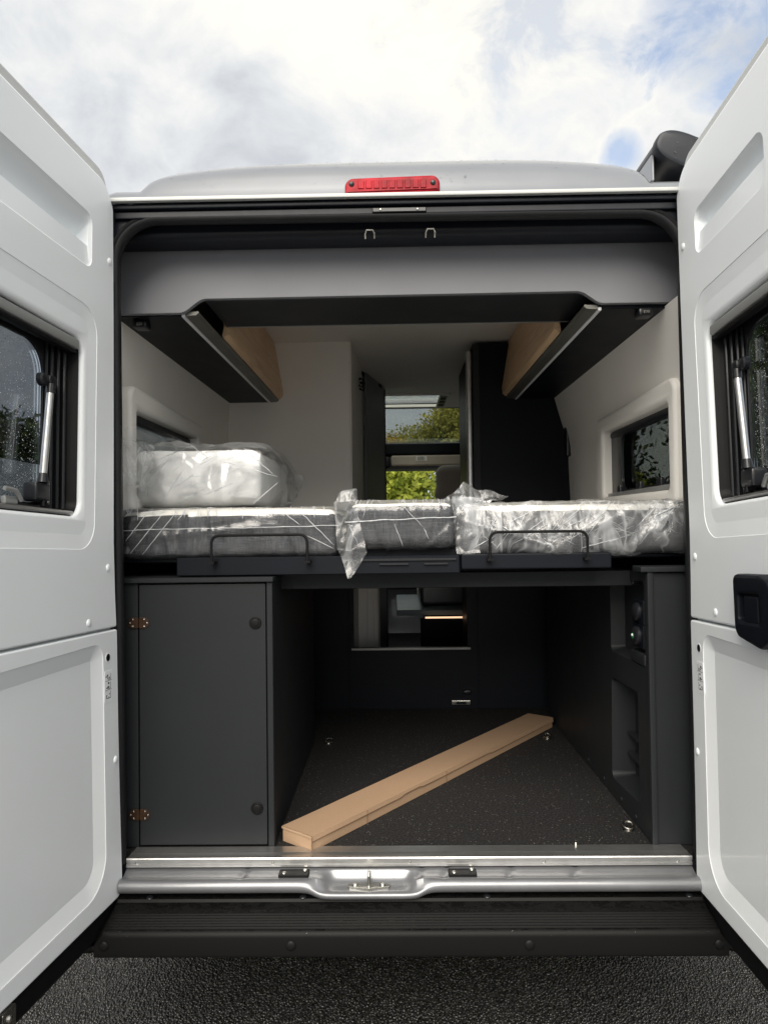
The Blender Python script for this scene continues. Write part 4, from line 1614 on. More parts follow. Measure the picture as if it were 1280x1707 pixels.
# ================================================================ rear doors
def make_door(sg, o, t, h, n):
    """door-local coordinates: a = along the door from the hinge, b = height, q = depth outward from the inner face"""
    Mx = Matrix(((t[0], h[0], n[0], o[0]), (t[1], h[1], n[1], o[1]), (t[2], h[2], n[2], o[2]), (0, 0, 0, 1)))
    root = empty('rear_door', parent=van)
    root.matrix_world = Mx
    # Z of the local frame points outward on the left door and inward on the right one
    s = 1.0 if sg < 0 else -1.0
    D = lambda a, b, q: Vector((a, b, s * q))

    def bx(mb, a0, a1, b0, b1, q0, q1, bev=0.0, seg=1):
        z0, z1 = sorted((s * q0, s * q1))
        return mb.box(a0, a1, b0, b1, z0, z1, bev, seg)
    WD = 0.785
    # outlines
    up = [(0.043, 0.7255), (WD, 0.7255), (WD, 1.934), (0.12, 1.934), (0.078, 1.88), (0.070, 1.55), (0.065, 1.25), (0.061, 0.96), (0.052, 0.82)]
    up = rpoly(up, [0.008, 0.01, 0.06, 0.07, 0.03, 0.1, 0.1, 0.1, 0.1], 6)
    lo = rpoly([(-0.002, 0.0), (WD - 0.06, 0.0), (WD, 0.05), (WD, 0.7190), (0.040, 0.7190), (0.029, 0.47), (0.016, 0.25)], [0.03, 0.03, 0.03, 0.01, 0.008, 0.1, 0.1], 6)
    win = rpoly([(0.222, 1.016), (0.700, 1.016), (0.700, 1.472), (0.218, 1.468)], 0.040, 8)
    pock = rpoly([(0.190, 1.664), (0.605 if sg < 0 else 0.552, 1.660), (0.605 if sg < 0 else 0.552, 1.808 if sg < 0 else 1.782), (0.190, 1.807 if sg < 0 else 1.780)], [0.028, 0.03, 0.03, 0.028], 8)
    lpan = rpoly([(0.088, 0.055), (0.700, 0.045), (0.700, 0.675), (0.118, 0.690)], [0.09, 0.09, 0.05, 0.045], 10)
    # soft pressing round the window
    emb = rpoly([(0.165, 0.935), (0.745, 0.935), (0.745, 1.56), (0.160, 1.56)], 0.07, 10)
    emb2 = inset(emb, 0.036)
    mb = MB()
    mb.plate(up, [emb, pock], 0.0, 0.018, 0.004, D, back=False, hbev=0.0012)
    a_, b_ = mb.strip([D(p[0], p[1], 0.0012) for p in emb], [D(p[0], p[1], 0.0045) for p in emb2])
    lps = [emb2, inset(win, -0.006)]
    ff = mb.fill(lps, 0.0045, D)
    c1 = inset(win, -0.002)
    _, b2 = mb.strip(ff[1], [D(p[0], p[1], 0.0095) for p in c1])
    _, b3 = mb.strip(b2, [D(p[0], p[1], 0.014) for p in win])
    mb.strip(b3, [D(p[0], p[1], 0.030) for p in win])
    # pocket: broad sloping lower lip, flat floor behind
    in1 = inset(pock, 0.006)
    n_ = len(pock)
    flr = []
    for (a, b) in in1:
        bb = 1.7285 + (b - 1.664) / 0.144 * 0.009
        flr.append((a + (0.012 if a < 0.37 else -0.012), bb))
    _, p1 = mb.strip([D(a, b, 0.0012) for a, b in pock], [D(a, b, 0.006) for a, b in in1])
    lipr = [(a, 1.724 + (b - 1.664) * 0.02, 0.010) if b < 1.74 else (a + (0.002 if a < 0.37 else -0.002), b - 0.002, 0.0075) for a, b in in1]
    _, p2 = mb.strip(p1, [D(a, b, q) for a, b, q in lipr])
    mb.strip(p2, [D(a, b, 0.051) for a, b in flr])
    fl = mb.fill([flr], 0.051, D)
    mb.build('inner_upper_panel', M['white'], root, angle=70)
    mb = MB()
    mb.plate(lo, [lpan], 0.0, 0.018, 0.004, D, back=False, hbev=0.0012)
    l1 = inset(lpan, 0.006)
    l2 = inset(lpan, 0.040)
    _, q1 = mb.strip([D(a, b, 0.0012) for a, b in lpan], [D(a, b, 0.0035) for a, b in l1])
    _, q2 = mb.strip(q1, [D(a, b, 0.0135) for a, b in l2])
    mb.fill([l2], 0.0135, D)
    mb.build('inner_lower_panel', M['white'], root, angle=60)
    # door core, edge and outer skin (outer skin has the window hole too)
    out = rpoly([(-0.004, -0.012), (WD - 0.05, -0.012), (WD + 0.012, 0.04), (WD + 0.012, 1.980), (0.096, 1.980), (0.066, 1.915), (0.058, 1.45), (0.055, 0.95), (0.036, 0.70), (0.024, 0.45)],
                [0.02, 0.03, 0.03, 0.06, 0.08, 0.03, 0.1, 0.1, 0.1, 0.1], 6)
    mb = MB()
    mb.plate(out, [inset(win, -0.004), inset(pock, -0.004)], 0.020, 0.052, 0.004, D)
    mb.build('outer_skin', M['rim'], root, angle=42)
    mb = MB()
    mb.plate(inset(out, 0.006), [inset(win, -0.012)], 0.0545, 0.075, 0.006, D)
    mb.build('outer_panel', M['white'], root, angle=42)
    # black rubber along the foot and hinge side
    foot = rpoly([(0.004, -0.050), (0.05, -0.068), (0.78, -0.068), (0.78, -0.004), (-0.004, -0.004)], [0.02, 0.02, 0.01, 0, 0], 4)
    mb = MB()
    mb.plate(foot, [], 0.012, 0.050, 0.010, D)
    mb.build('foot_seal', M['black'], root)
    # window
    wi = empty('door_window', parent=root)
    mb = MB()
    gin = rpoly([(0.234, 1.030), (0.690, 1.030), (0.690, 1.448), (0.232, 1.446)], 0.03, 8)
    wf = inset(win, 0.003)
    mb.strip([D(a, b, 0.016) for a, b in wf], [D(a, b, 0.030) for a, b in inset(win, 0.008)])
    mb.strip([D(a, b, 0.030) for a, b in inset(win, 0.008)], [D(a, b, 0.062) for a, b in inset(win, 0.018)])
    mb.strip([D(a, b, 0.016) for a, b in wf], [D(a, b, 0.020) for a, b in inset(win, -0.004)])
    mb.build('window_rubber', M['black'], wi, angle=50)
    gl = rpoly([(0.300, 1.045), (0.640, 1.045), (0.640, 1.432), (0.300, 1.432)], [0.05, 0.05, 0.06, 0.07], 10)
    mb = MB()
    mb.plate(inset(win, 0.016), [gl], 0.062, 0.068, 0.002, D)
    mb.build('window_frame', M['blackgloss'], wi)
    for k, (a0, q_) in enumerate(((0.245, 0.040), (0.262, 0.046), (0.280, 0.052), (0.292, 0.059))):
        mb = MB()
        mb.tube([D(a0, 1.035, q_), D(a0, 1.44, q_)], 0.0045, 8)
        mb.build('frame_rib', M['blackgloss'], wi)
    mb = MB()
    mb.plate(inset(gl, -0.006), [], 0.0690, 0.073, 0.0, D)
    mb.build('pane', M['tint'], wi)
    mb = MB()
    bx(mb, 0.232, 0.692, 1.438, 1.464, 0.006, 0.040, 0.006, 2)
    mb.build('blind_cassette', M['skinframe'], wi)
    mb = MB()
    bx(mb, 0.236, 0.690, 1.428, 1.436, 0.012, 0.034, 0.003, 2)
    mb.build('cassette_slot', M['black'], wi)
    mb = MB()
    bx(mb, 0.240, 0.690, 1.019, 1.030, 0.014, 0.036, 0.004, 2)
    mb.build('sill_rail', M['alu'], wi)
    # stay with its brackets
    mb = MB()
    mb.tube([D(0.320, 1.312, 0.030), D(0.345, 1.108, 0.030)], 0.0085, 14)
    mb.build('stay_tube', M['alu'], wi)
    mb = MB()
    mb.tube([D(0.318, 1.330, 0.030), D(0.320, 1.308, 0.030)], 0.0105, 12)
    bx(mb, 0.300, 0.330, 1.330, 1.352, 0.024, 0.060, 0.006, 2)
    mb.disc(D(0.340, 1.338, 0.045), (0, 0, -s), 0.016, 0.014, 16, dome=0.002, bev=0.003)
    mb.build('stay_knuckle', M['blackgloss'], wi)
    mb = MB()
    mb.tube([D(0.345, 1.112, 0.030), D(0.347, 1.090, 0.030)], [0.010, 0.014], 12)
    bx(mb, 0.325, 0.385, 1.045, 1.090, 0.020, 0.060, 0.010, 2)
    bx(mb, 0.300, 0.325, 1.040, 1.100, 0.038, 0.058, 0.004, 2)
    mb.build('stay_bracket', M['blackgloss'], wi)
    for b in (1.048, 1.092):
        screw(wi, D(0.312, b, 0.038), (0, 0, -s), 0.0045)
    mb = MB()
    mb.tube([D(0.335, 1.05, 0.03), D(0.332, 1.03, 0.028), D(0.325, 1.00 + 0.025, 0.03)], 0.004, 8)
    mb.tube([D(0.350, 1.06, 0.025), D(0.352, 1.035, 0.024)], 0.004, 8)
    mb.build('stay_cable', M['black'], wi)
    mb = MB()
    bx(mb, 0.455, 0.500, 1.030, 1.048, 0.016, 0.030, 0.005, 2)
    mb.tube([D(0.45, 1.040, 0.014), D(0.475, 1.060, 0.010), D(0.51, 1.062, 0.012)], 0.005, 8)
    mb.build('blind_catch', M['skinframe'], wi)
    # raindrops on the outside of the pane: beads
    drops('rain_drops', lambda: D(0.312 + rnd.random() * 0.33, 1.045 + 0.38 * rnd.random() ** 1.3, 0.0685), 2300, 0.0004, 0.0014, wi, (0, 0, -s))
    # plugs, lock hole, sticker
    for (a, b) in (((0.099, 1.722), (0.095, 0.886), (0.190, 0.749), (0.046, 0.371)) if sg < 0 else ((0.110, 1.724), (0.093, 0.889), (0.206, 0.751), (0.050, 0.372))):
        mb = MB()
        mb.disc(D(a, b, 0.0), (0, 0, -s), 0.0095, 0.0025, 20, dome=0.002, bev=0.001)
        mb.build('grommet', M['white'], root)
    mb = MB()
    mb.disc(D(0.092, 0.649, 0.0005), (0, 0, -s), 0.0125, 0.0012, 24, bev=0.0003)
    mb.build('hole_rim', M['white'], root)
    mb = MB()
    mb.disc(D(0.092, 0.649, 0.0017 * 0 - 0.0010), (0, 0, -s), 0.0095, 0.0006, 24)
    mb.build('lock_hole', M['black'], root)
    a0, a1 = (0.069, 0.108) if sg < 0 else (0.072, 0.113)
    mb = MB()
    mb.plate(rect(a0 - 0.001, a1 + 0.001, 0.532, 0.614, 0.004, 4), [], -0.0010, -0.0002, 0.0, D)
    stk = mb.build('label_sticker', M['whiteflat'], root)
    mb = MB()
    rr = random.Random(5)
    am = (a0 + a1) / 2
    for (b0, b1) in ((0.590, 0.606), (0.566, 0.584), (0.541, 0.560)):
        # a small pictogram of a seated figure / bolt / arrow made of strokes, and a mark beside it
        bx(mb, am - 0.012, am - 0.0105, b0, b1, -0.0013, -0.0011)
        bx(mb, am - 0.012, am + 0.004, b0, b0 + 0.0012, -0.0013, -0.0011)
        for _ in range(5):
            x_, y_ = am + rr.uniform(-0.007, 0.010), b0 + rr.random() * (b1 - b0 - 0.004)
            bx(mb, x_, x_ + rr.uniform(0.003, 0.007), y_, y_ + rr.uniform(0.002, 0.005), -0.0013, -0.0011)
    for b in (0.5875, 0.5635):
        bx(mb, a0 + 0.002, a1 - 0.002, b, b + 0.0008, -0.0013, -0.0011)
    mb.build('sticker_print', M['lamd'], stk)
    return root, D, bx


dl, DL, _b = make_door(-1, (-0.776, -0.03, 0.503), (-0.0975, -0.9945, 0.0392), (-0.0051, 0.0398, 0.9992), (-0.9952, 0.0972, -0.0089))
dr, DR, _b = make_door(1, (0.776, -0.03, 0.512), (-0.0279, -0.9986, 0.0444), (-0.0055, 0.0446, 0.9990), (-0.9996, 0.0276, -0.0068))

# pull handle on the right door
mb = MB()
hz = [DR(a, b, q) for a, b, q in ()]
ho = rpoly([(0.362, 0.712), (0.480, 0.692), (0.530, 0.720), (0.530, 0.835), (0.480, 0.850), (0.362, 0.850)], [0.03, 0.03, 0.03, 0.03, 0.03, 0.02], 8)
hh = rect(0.384, 0.482, 0.748, 0.806, 0.008, 4)
mb.plate(ho, [hh], -0.026, -0.0005, 0.008, DR, back=False)
ph = mb.build('pull_handle', M['lamd'], dr)
mb = MB()
mb.plate(rect(0.381, 0.485, 0.745, 0.809, 0.008, 4), [], -0.008, -0.001, 0.0, DR)
mb.build('handle_recess', M['blackgloss'], ph)
mb = MB()
z0, z1 = sorted((0.030, 0.022))
mb.box(0.412, 0.474, 0.746, 0.802, z0 - 0.006, z1 - 0.006, 0.003, 2)
mb.build('handle_lever', M['lamd'], ph)
# latch plate at the foot of the left door
mb = MB()
mb.plate(rect(0.455, 0.50, -0.075, -0.010, 0.006, 4), [], 0.004, 0.012, 0.001, DL)
fp = mb.build('foot_latch', M['chrome'], dl)
for b in (-0.030, -0.055):
    screw(fp, DL(0.478, b, 0.004), (0, 0, -1), 0.008)

# hinges between door and corner post
for sg in (-1, 1):
    for zk in (0.80, 1.45, 2.15):
        mb = MB()
        mb.box(sg * 0.815 - 0.02, sg * 0.815 + 0.02, -0.05, 0.0, zk - 0.04, zk + 0.04, 0.006, 2)
        mb.build('door_hinge', M['gutter'], van)


# ================================================================ mattresses in film
def cushion(name, label, x0, x1, y0, y1, z0, z1, r, group=None, crown=0.0, mats=('weave', 'topcloth'), split=0.012):
    root = empty(name, ((x0 + x1) / 2, (y0 + y1) / 2, z0), label, 'mattress' if 'mattress' in name else 'cushion', group)
    off = np.array(root.location)
    co, nr, fa = rbox_arrays(x0, x1, y0, y1, z0, z1, r, 0.03)
    co[:, 2] += crown * np.clip((co[:, 2] - z0) / (z1 - z0), 0, 1) * (1 - ((co[:, 0] - (x0 + x1) / 2) / ((x1 - x0) / 2)) ** 2)
    w = vnoise(co, 7.0, x0) * 0.004
    co = co + nr * w[:, None]
    fz = co[fa].mean(1)[:, 2]
    low, hi = fa[fz <= z1 - split], fa[fz > z1 - split]
    for part_name, f, m in (('side_cloth', low, mats[0]), ('top_cloth', hi, mats[1])):
        if len(f) == 0:
            continue
        used, inv = np.unique(f, return_inverse=True)
        raw_mesh(part_name, co[used] - off, inv.reshape(f.shape), M[m], root, smooth=True)
    return root, off


def wrap(root, off, x0, x1, y0, y1, z0, z1, r, seed, amp=0.010, K=60, width=0.018, bias=None, step=0.008, shape=None, material='film', lift=0.3, top=0.35):
    co, nr, fa = rbox_arrays(x0, x1, y0, y1, z0, z1, r, step)
    if shape is not None:
        co = shape(co)
    rng = np.random.default_rng(seed)
    d = folds(co, rng, K, amp, width, bias, 0.28) + vnoise(co, 12.0, seed) * amp * lift + vnoise(co, 34.0, seed + 3) * amp * lift * 0.4
    d = d * np.where(nr[:, 2] > 0.5, top, 1.0)
    co = co + nr * np.maximum(d, -0.35 * amp)[:, None]
    return raw_mesh('plastic_wrap', co - off, fa, M[material], root, smooth=True)


MG = 'bed mattress sections wrapped in plastic'
r1, o1 = cushion('mattress', 'left mattress section in clear film, lying under the pale wrapped bolster', -0.835, -0.195, 0.115, 1.50, 1.406, 1.545, 0.022, MG, crown=0.010)
wrap(r1, o1, -0.845, -0.185, 0.104, 1.51, 1.404, 1.556, 0.028, 21, amp=0.007, K=34, bias=(1, 0.5, 0.5), step=0.008, lift=0.15)
r2, o2 = cushion('mattress', 'small grey middle mattress section standing proud between the two long ones', -0.158, 0.150, 0.085, 0.60, 1.428, 1.562, 0.030, MG, split=0.010)
wrap(r2, o2, -0.166, 0.160, 0.076, 0.61, 1.424, 1.572, 0.034, 22, amp=0.003, K=16, width=0.008, lift=0.1, step=0.007, bias=(1, 0.5, 0.4))
r3, o3 = cushion('mattress', 'right mattress section under heavily crinkled milky film', 0.185, 0.835, 0.115, 1.50, 1.412, 1.548, 0.024, MG, crown=0.006)


def slump(co):
    c = co.copy()
    f = np.clip((c[:, 0] - 0.62) / 0.2, 0, 1)
    c[:, 1] -= 0.012 * np.sin(np.clip(c[:, 2] - 1.41, 0, 0.13) / 0.13 * pi)
    return c


wrap(r3, o3, 0.165, 0.838, 0.100, 1.51, 1.405, 1.560, 0.030, 23, amp=0.014, K=120, width=0.030, step=0.007, shape=slump, material='film2', bias=(1, 0.6, 0.8), lift=0.5)


def creases(root, off, lines, seed, r=0.0013):
    """folded ridges of film, their highlights put into a milky white colour: each line is (x0,z0,x1,z1,y) on the front of a wrap"""
    rg = random.Random(seed)
    for (x0, z0, x1, z1, y) in lines:
        mb = MB()
        n = max(6, int(math.hypot(x1 - x0, z1 - z0) / 0.012))
        pts, rr = [], []
        ph = rg.random() * 9
        for i in range(n + 1):
            f = i / n
            w = 0.0035 * noise.noise(Vector((f * 7 + ph, ph, 0))) + 0.002 * noise.noise(Vector((f * 23 + ph, 3, 0)))
            pts.append((x0 + (x1 - x0) * f - off[0] + w * 0.5, y - off[1] + 0.003 * noise.noise(Vector((f * 12, ph, 5))), z0 + (z1 - z0) * f - off[2] + w))
            rr.append(r * (0.35 + 0.9 * abs(noise.noise(Vector((f * 15 + ph, 1, 2)))) + 0.3) * (1 if x1 - x0 > 0.3 else sin(pi * min(1, max(0.04, f)))** 0.5 + 0.05))
        mb.tube(pts, rr, 6)
        mb.build('film_crease', M['crease'], root)


rg_ = random.Random(2)
seam = [(-0.84, 1.492, -0.195, 1.499, 0.100)]
diag = [(-0.80, 1.425, -0.70, 1.545, 0.101), (-0.765, 1.42, -0.66, 1.55, 0.101), (-0.815, 1.46, -0.74, 1.555, 0.101), (-0.66, 1.52, -0.63, 1.556, 0.101),
        (-0.30, 1.54, -0.20, 1.44, 0.101), (-0.36, 1.55, -0.30, 1.50, 0.101), (-0.28, 1.47, -0.20, 1.43, 0.101)]
diag += [(x, 1.556, x + rg_.uniform(-0.012, 0.012), 1.556 - rg_.uniform(0.012, 0.035), 0.101) for x in [-0.83 + 0.6 * rg_.random() for _ in range(26)]]
creases(r1, o1, seam + diag, 1)
creases(r2, o2, [(-0.168, 1.508, 0.155, 1.520, 0.073)], 3, 0.0016)
creases(r2, o2, [(-0.02, 1.572, 0.06, 1.49, 0.073), (0.00, 1.572, 0.028, 1.535, 0.073), (-0.025, 1.50, 0.0, 1.435, 0.073), (0.06, 1.49, 0.075, 1.455, 0.073), (-0.155, 1.50, -0.13, 1.44, 0.073),
                  (-0.10, 1.572, -0.115, 1.52, 0.073), (0.10, 1.572, 0.12, 1.54, 0.073), (-0.045, 1.552, -0.033, 1.55, 0.073)]
        + [(x, 1.572, x + rg_.uniform(-0.01, 0.01), 1.572 - rg_.uniform(0.008, 0.03), 0.073) for x in [-0.15 + 0.29 * rg_.random() for _ in range(16)]], 4, 0.0010)
creases(r3, o3, [(x, z, x + rg_.uniform(0.02, 0.11), z + rg_.uniform(0.02, 0.07), 0.088) for x, z in [(0.19 + 0.56 * rg_.random(), 1.42 + 0.09 * rg_.random()) for _ in range(34)]]
        + [(x, z, x + rg_.uniform(0.02, 0.08), z - rg_.uniform(0.01, 0.05), 0.089) for x, z in [(0.19 + 0.58 * rg_.random(), 1.46 + 0.09 * rg_.random()) for _ in range(24)]], 5, 0.0012)
# bolster in its bag
r4, o4 = cushion('bolster', 'pale grey bolster in a clear plastic bag lying on the left mattress section', -0.862, -0.452, 0.275, 0.75, 1.566, 1.748, 0.036, None, mats=('bolster', 'bolster'))
r4['category'] = 'bolster'


def bagtip(co):
    c = co.copy()
    t = np.clip((c[:, 0] + 0.440) / 0.068, 0, 1)
    s_ = 1 - 0.82 * t ** 1.3
    c[:, 2] = 1.648 + (c[:, 2] - 1.648) * s_
    c[:, 1] = 0.40 + (c[:, 1] - 0.40) * (1 - 0.5 * t)
    tl = np.clip((-0.80 - c[:, 0]) / 0.05, 0, 1)
    c[:, 2] += 0.02 * tl
    return c


wrap(r4, o4, -0.870, -0.372, 0.255, 0.77, 1.560, 1.764, 0.05, 24, amp=0.012, K=60, width=0.035, top=0.5, step=0.008, shape=bagtip, bias=(1, 0.7, 0.8))


def tail(root, off, corners, seed, amp=0.016, nu=46, nv=40, material='film3', bulge=None, cr=16, width=0.03):
    cs = [tuple(np.array(c) - off) for c in corners]
    o = crumple_sheet('film_tail', cs, nu, nv, amp * 0.55, M[material], root, seed, bulge, cr, width)
    return o


creases(r4, o4, [(-0.80, 1.70, -0.66, 1.755, 0.243), (-0.83, 1.60, -0.70, 1.75, 0.240), (-0.66, 1.755, -0.60, 1.715, 0.243), (-0.60, 1.715, -0.385, 1.655, 0.243), (-0.50, 1.750, -0.40, 1.66, 0.25),
                  (-0.47, 1.57, -0.385, 1.64, 0.25), (-0.70, 1.58, -0.60, 1.63, 0.243), (-0.62, 1.60, -0.52, 1.64, 0.243), (-0.74, 1.60, -0.68, 1.69, 0.243), (-0.56, 1.66, -0.48, 1.70, 0.243),
                  (-0.64, 1.69, -0.57, 1.73, 0.243), (-0.55, 1.71, -0.49, 1.735, 0.243), (-0.84, 1.62, -0.81, 1.74, 0.243)], 6, 0.0014)
creases(r4, o4, [(x, z, x + rg_.uniform(0.02, 0.09), z + rg_.uniform(-0.03, 0.05), 0.243) for x, z in [(-0.82 + 0.32 * rg_.random(), 1.59 + 0.13 * rg_.random()) for _ in range(22)]], 7, 0.0010)
# loose ends of the bags
tail(r4, o4, [(-0.80, 0.26, 1.60), (-0.79, 0.25, 1.76), (-0.835, 0.03, 1.765), (-0.81, 0.03, 1.63)], 31, bulge=0.02)
tail(r4, o4, [(-0.80, 0.10, 1.545), (-0.73, 0.16, 1.66), (-0.80, 0.03, 1.66), (-0.815, 0.05, 1.53)], 32, material='film')
tail(r4, o4, [(-0.80, 0.24, 1.72), (-0.64, 0.24, 1.745), (-0.72, 0.22, 1.79), (-0.82, 0.06, 1.80)], 33, material='film', amp=0.012)
tail(r1, o1, [(-0.825, 0.095, 1.42), (-0.80, 0.095, 1.56), (-0.70, 0.098, 1.55), (-0.76, 0.092, 1.44)], 34, material='film')
# hanging tail between left and middle sections
tail(r1, o1, [(-0.200, 0.075, 1.568), (-0.140, 0.070, 1.572), (-0.105, 0.058, 1.418), (-0.192, 0.068, 1.430)], 35, amp=0.012, nv=60)
tail(r1, o1, [(-0.192, 0.066, 1.434), (-0.105, 0.056, 1.420), (-0.152, 0.045, 1.350), (-0.160, 0.045, 1.348)], 36, amp=0.010)
tail(r2, o2, [(-0.195, 0.10, 1.562), (-0.130, 0.10, 1.560), (-0.135, 0.13, 1.592), (-0.185, 0.13, 1.588)], 37, amp=0.012, nu=26, nv=20)
# peaked film standing over the right-hand joint
tail(r3, o3, [(0.125, 0.13, 1.555), (0.190, 0.20, 1.635), (0.335, 0.25, 1.590), (0.245, 0.14, 1.560)], 38, amp=0.016, bulge=0.02)
tail(r3, o3, [(0.145, 0.09, 1.58), (0.240, 0.11, 1.575), (0.225, 0.085, 1.415), (0.158, 0.080, 1.412)], 39, amp=0.014, bulge=-0.015)
tail(r3, o3, [(0.10, 0.09, 1.555), (0.165, 0.16, 1.60), (0.19, 0.12, 1.575), (0.165, 0.09, 1.50)], 40, amp=0.014, nu=30, nv=26)
tail(r3, o3, [(0.64, 0.085, 1.43), (0.74, 0.08, 1.56), (0.835, 0.09, 1.555), (0.82, 0.085, 1.45)], 41, amp=0.02, bulge=-0.02)
# film hanging below, seen through the hatch
tail(r2, o2, [(-0.05, 1.75, 1.36), (0.03, 1.74, 1.36), (0.0, 1.75, 1.20), (-0.03, 1.76, 1.21)], 42, amp=0.012, nu=20, nv=24)

# ================================================================ cardboard box on the floor
pA = Vector((-0.269, 0.047, 0))          # near right bottom corner
pB = Vector((-0.369, 0.113, 0))          # near left
pC = Vector((0.680, 1.275, 0))           # far right
dx = (pC - pA).normalized()
W_, H_ = (pB - pA).length, 0.046
L_len = (pC - pA).length
ang = math.atan2(dx.y, dx.x)
box = empty('cardboard_box', (pA.x, pA.y, 0.5755), 'long flat brown cardboard box lying diagonally on the dark garage floor', 'cardboard box')
box.rotation_euler = (0, 0, ang)
mb = MB()
mb.box(0.001, L_len, 0.001, W_, 0, H_ - 0.0045, 0.0015, 1)
mb.build('tray', M['card'], box)
rrb = random.Random(8)
mb = MB()       # lid: top sheet with a folded-down lip that is slightly wavy
NL = 90
for i in range(NL):
    x0, x1 = L_len * i / NL, L_len * (i + 1) / NL
zt_ = lambda x, y: H_ - 0.001 + 0.0012 * noise.noise(Vector((x * 4, y * 9, 2)))
mb.grid(NL + 1, 8, lambda i, j: Vector((L_len * i / NL * 1.001, -0.0022 + (W_ + 0.003) * j / 7, zt_(L_len * i / NL, j / 7))))
cut = []
for i in range(NL + 1):
    x = L_len * i / NL
    cut.append(0.0145 + 0.0013 * noise.noise(Vector((x * 6, 0, 7))) - (0.005 if 0.42 < x < 0.52 else 0) + (0.004 if x > 1.0 else 0))
mb.grid(NL + 1, 3, lambda i, j: Vector((L_len * i / NL * 1.001, -0.0022 - 0.0006 * j, zt_(L_len * i / NL, 0) - cut[i] * j / 2)))
mb.grid(3, 6, lambda i, j: Vector((-0.0015 - 0.0004 * i, -0.0022 + (W_ + 0.003) * j / 5, zt_(0, j / 5) - 0.006 * i / 2)))
mb.build('lid', M['card'], box)
mb = MB()
for i in range(NL):
    x0, x1 = L_len * i / NL, L_len * (i + 1) / NL
    z0, z1 = zt_(x0, 0) - cut[i], zt_(x1, 0) - cut[i + 1]
    mb.face([mb.V((x0, -0.0037, z0 + 0.0008)), mb.V((x1, -0.0037, z1 + 0.0008)), mb.V((x1, -0.0033, z1 - 0.0012)), mb.V((x0, -0.0033, z0 - 0.0012))])
mb.build('lid_edge', M['cardedge'], box)
for xk in (0.24, 0.68):
    mb = MB()
    mb.box(xk - 0.0008, xk + 0.0008, -0.0046, -0.0034, 0.001, H_ - 0.002)
    mb.build('flap_slit', M['cardedge'], box)
mb = MB()
mb.box(-0.0035, -0.0022, -0.0046, -0.0020, 0.0, H_ - 0.002)
mb.build('corner_slit', M['cardedge'], box)


# ================================================================ vegetation
def leaves(name, blobs, n, size, material, parent=None, seed=1, flat=0.0, shade_scale=0.9, **props):
    """leaf-sized quads spread through ellipsoidal clumps [(cx,cy,cz,rx,ry,rz)]"""
    rg = np.random.default_rng(seed)
    B = np.array(blobs)
    vol = B[:, 3] * B[:, 4] * B[:, 5]
    pick = rg.choice(len(B), n, p=vol ** 0.8 / (vol ** 0.8).sum())
    d = rg.normal(size=(n, 3))
    d /= np.linalg.norm(d, axis=1, keepdims=True)
    rr = rg.random(n) ** 0.45 * (1 + 0.15 * rg.normal(size=n))
    c = B[pick, :3] + d * rr[:, None] * B[pick, 3:6]
    # twig-sized clustering
    cl = rg.integers(0, n, n)
    c = np.where((rg.random(n) < 0.6)[:, None], c[cl // 14 * 14 % n] + rg.normal(0, size * 2.2, (n, 3)), c)
    u = rg.normal(size=(n, 3))
    u /= np.linalg.norm(u, axis=1, keepdims=True)
    v = np.cross(u, rg.normal(size=(n, 3)))
    v /= np.linalg.norm(v, axis=1, keepdims=True)
    s = size * (0.5 + rg.random(n))[:, None]
    co = np.stack([c - u * s, c - v * s * 0.45, c + u * s, c + v * s * 0.45], 1).reshape(-1, 3)
    fa = np.arange(n * 4).reshape(n, 4)
    ph = np.sin(c[:, 0] * 2.1 * shade_scale + 1) * np.sin(c[:, 1] * 1.7 * shade_scale) * np.sin(c[:, 2] * 2.6 * shade_scale + 2)
    sh = np.clip(0.5 + 0.35 * ph + 0.22 * rg.normal(size=n), 0, 1)
    return raw_mesh(name, co, fa, material, parent, sh, **props)


def tree(name, label, x, y, h, w, n, material, seed, leaf=0.11, low=0.25, group=None, cat='tree'):
    root = empty(name, (x, y, 0), label, cat, group)
    rg = random.Random(seed)
    blobs, limbs = [], []
    for k in range(16):
        a = rg.random() * 2 * pi
        z = h * (low + (1 - low) * rg.random() ** 0.8)
        f = sin(min(1, (z / h - low) / (1 - low) * 0.92 + 0.12) * pi) ** 0.6
        rad_ = w * 0.5 * f * (0.3 + 0.6 * rg.random())
        s_ = w * (0.14 + 0.12 * rg.random())
        blobs.append((cos(a) * rad_, sin(a) * rad_, z, s_, s_, s_ * 0.75))
        limbs.append((cos(a) * rad_, sin(a) * rad_, z))
    leaves('crown', blobs, n, leaf, material, root, seed)
    mb = MB()
    mb.tube([(0, 0, -0.05), (0.03 * w, 0, h * 0.2), (0, 0.02 * w, h * 0.5), (0.02 * w, 0, h * 0.9)], [0.045 * w, 0.035 * w, 0.022 * w, 0.005 * w], 10)
    for (lx, ly, lz) in limbs:
        mb.tube([(0, 0, lz * 0.55), (lx * 0.5, ly * 0.5, lz * 0.8), (lx, ly, lz)], [0.018 * w, 0.010 * w, 0.003 * w], 6)
    mb.build('trunk', M['bark'], root)
    return root


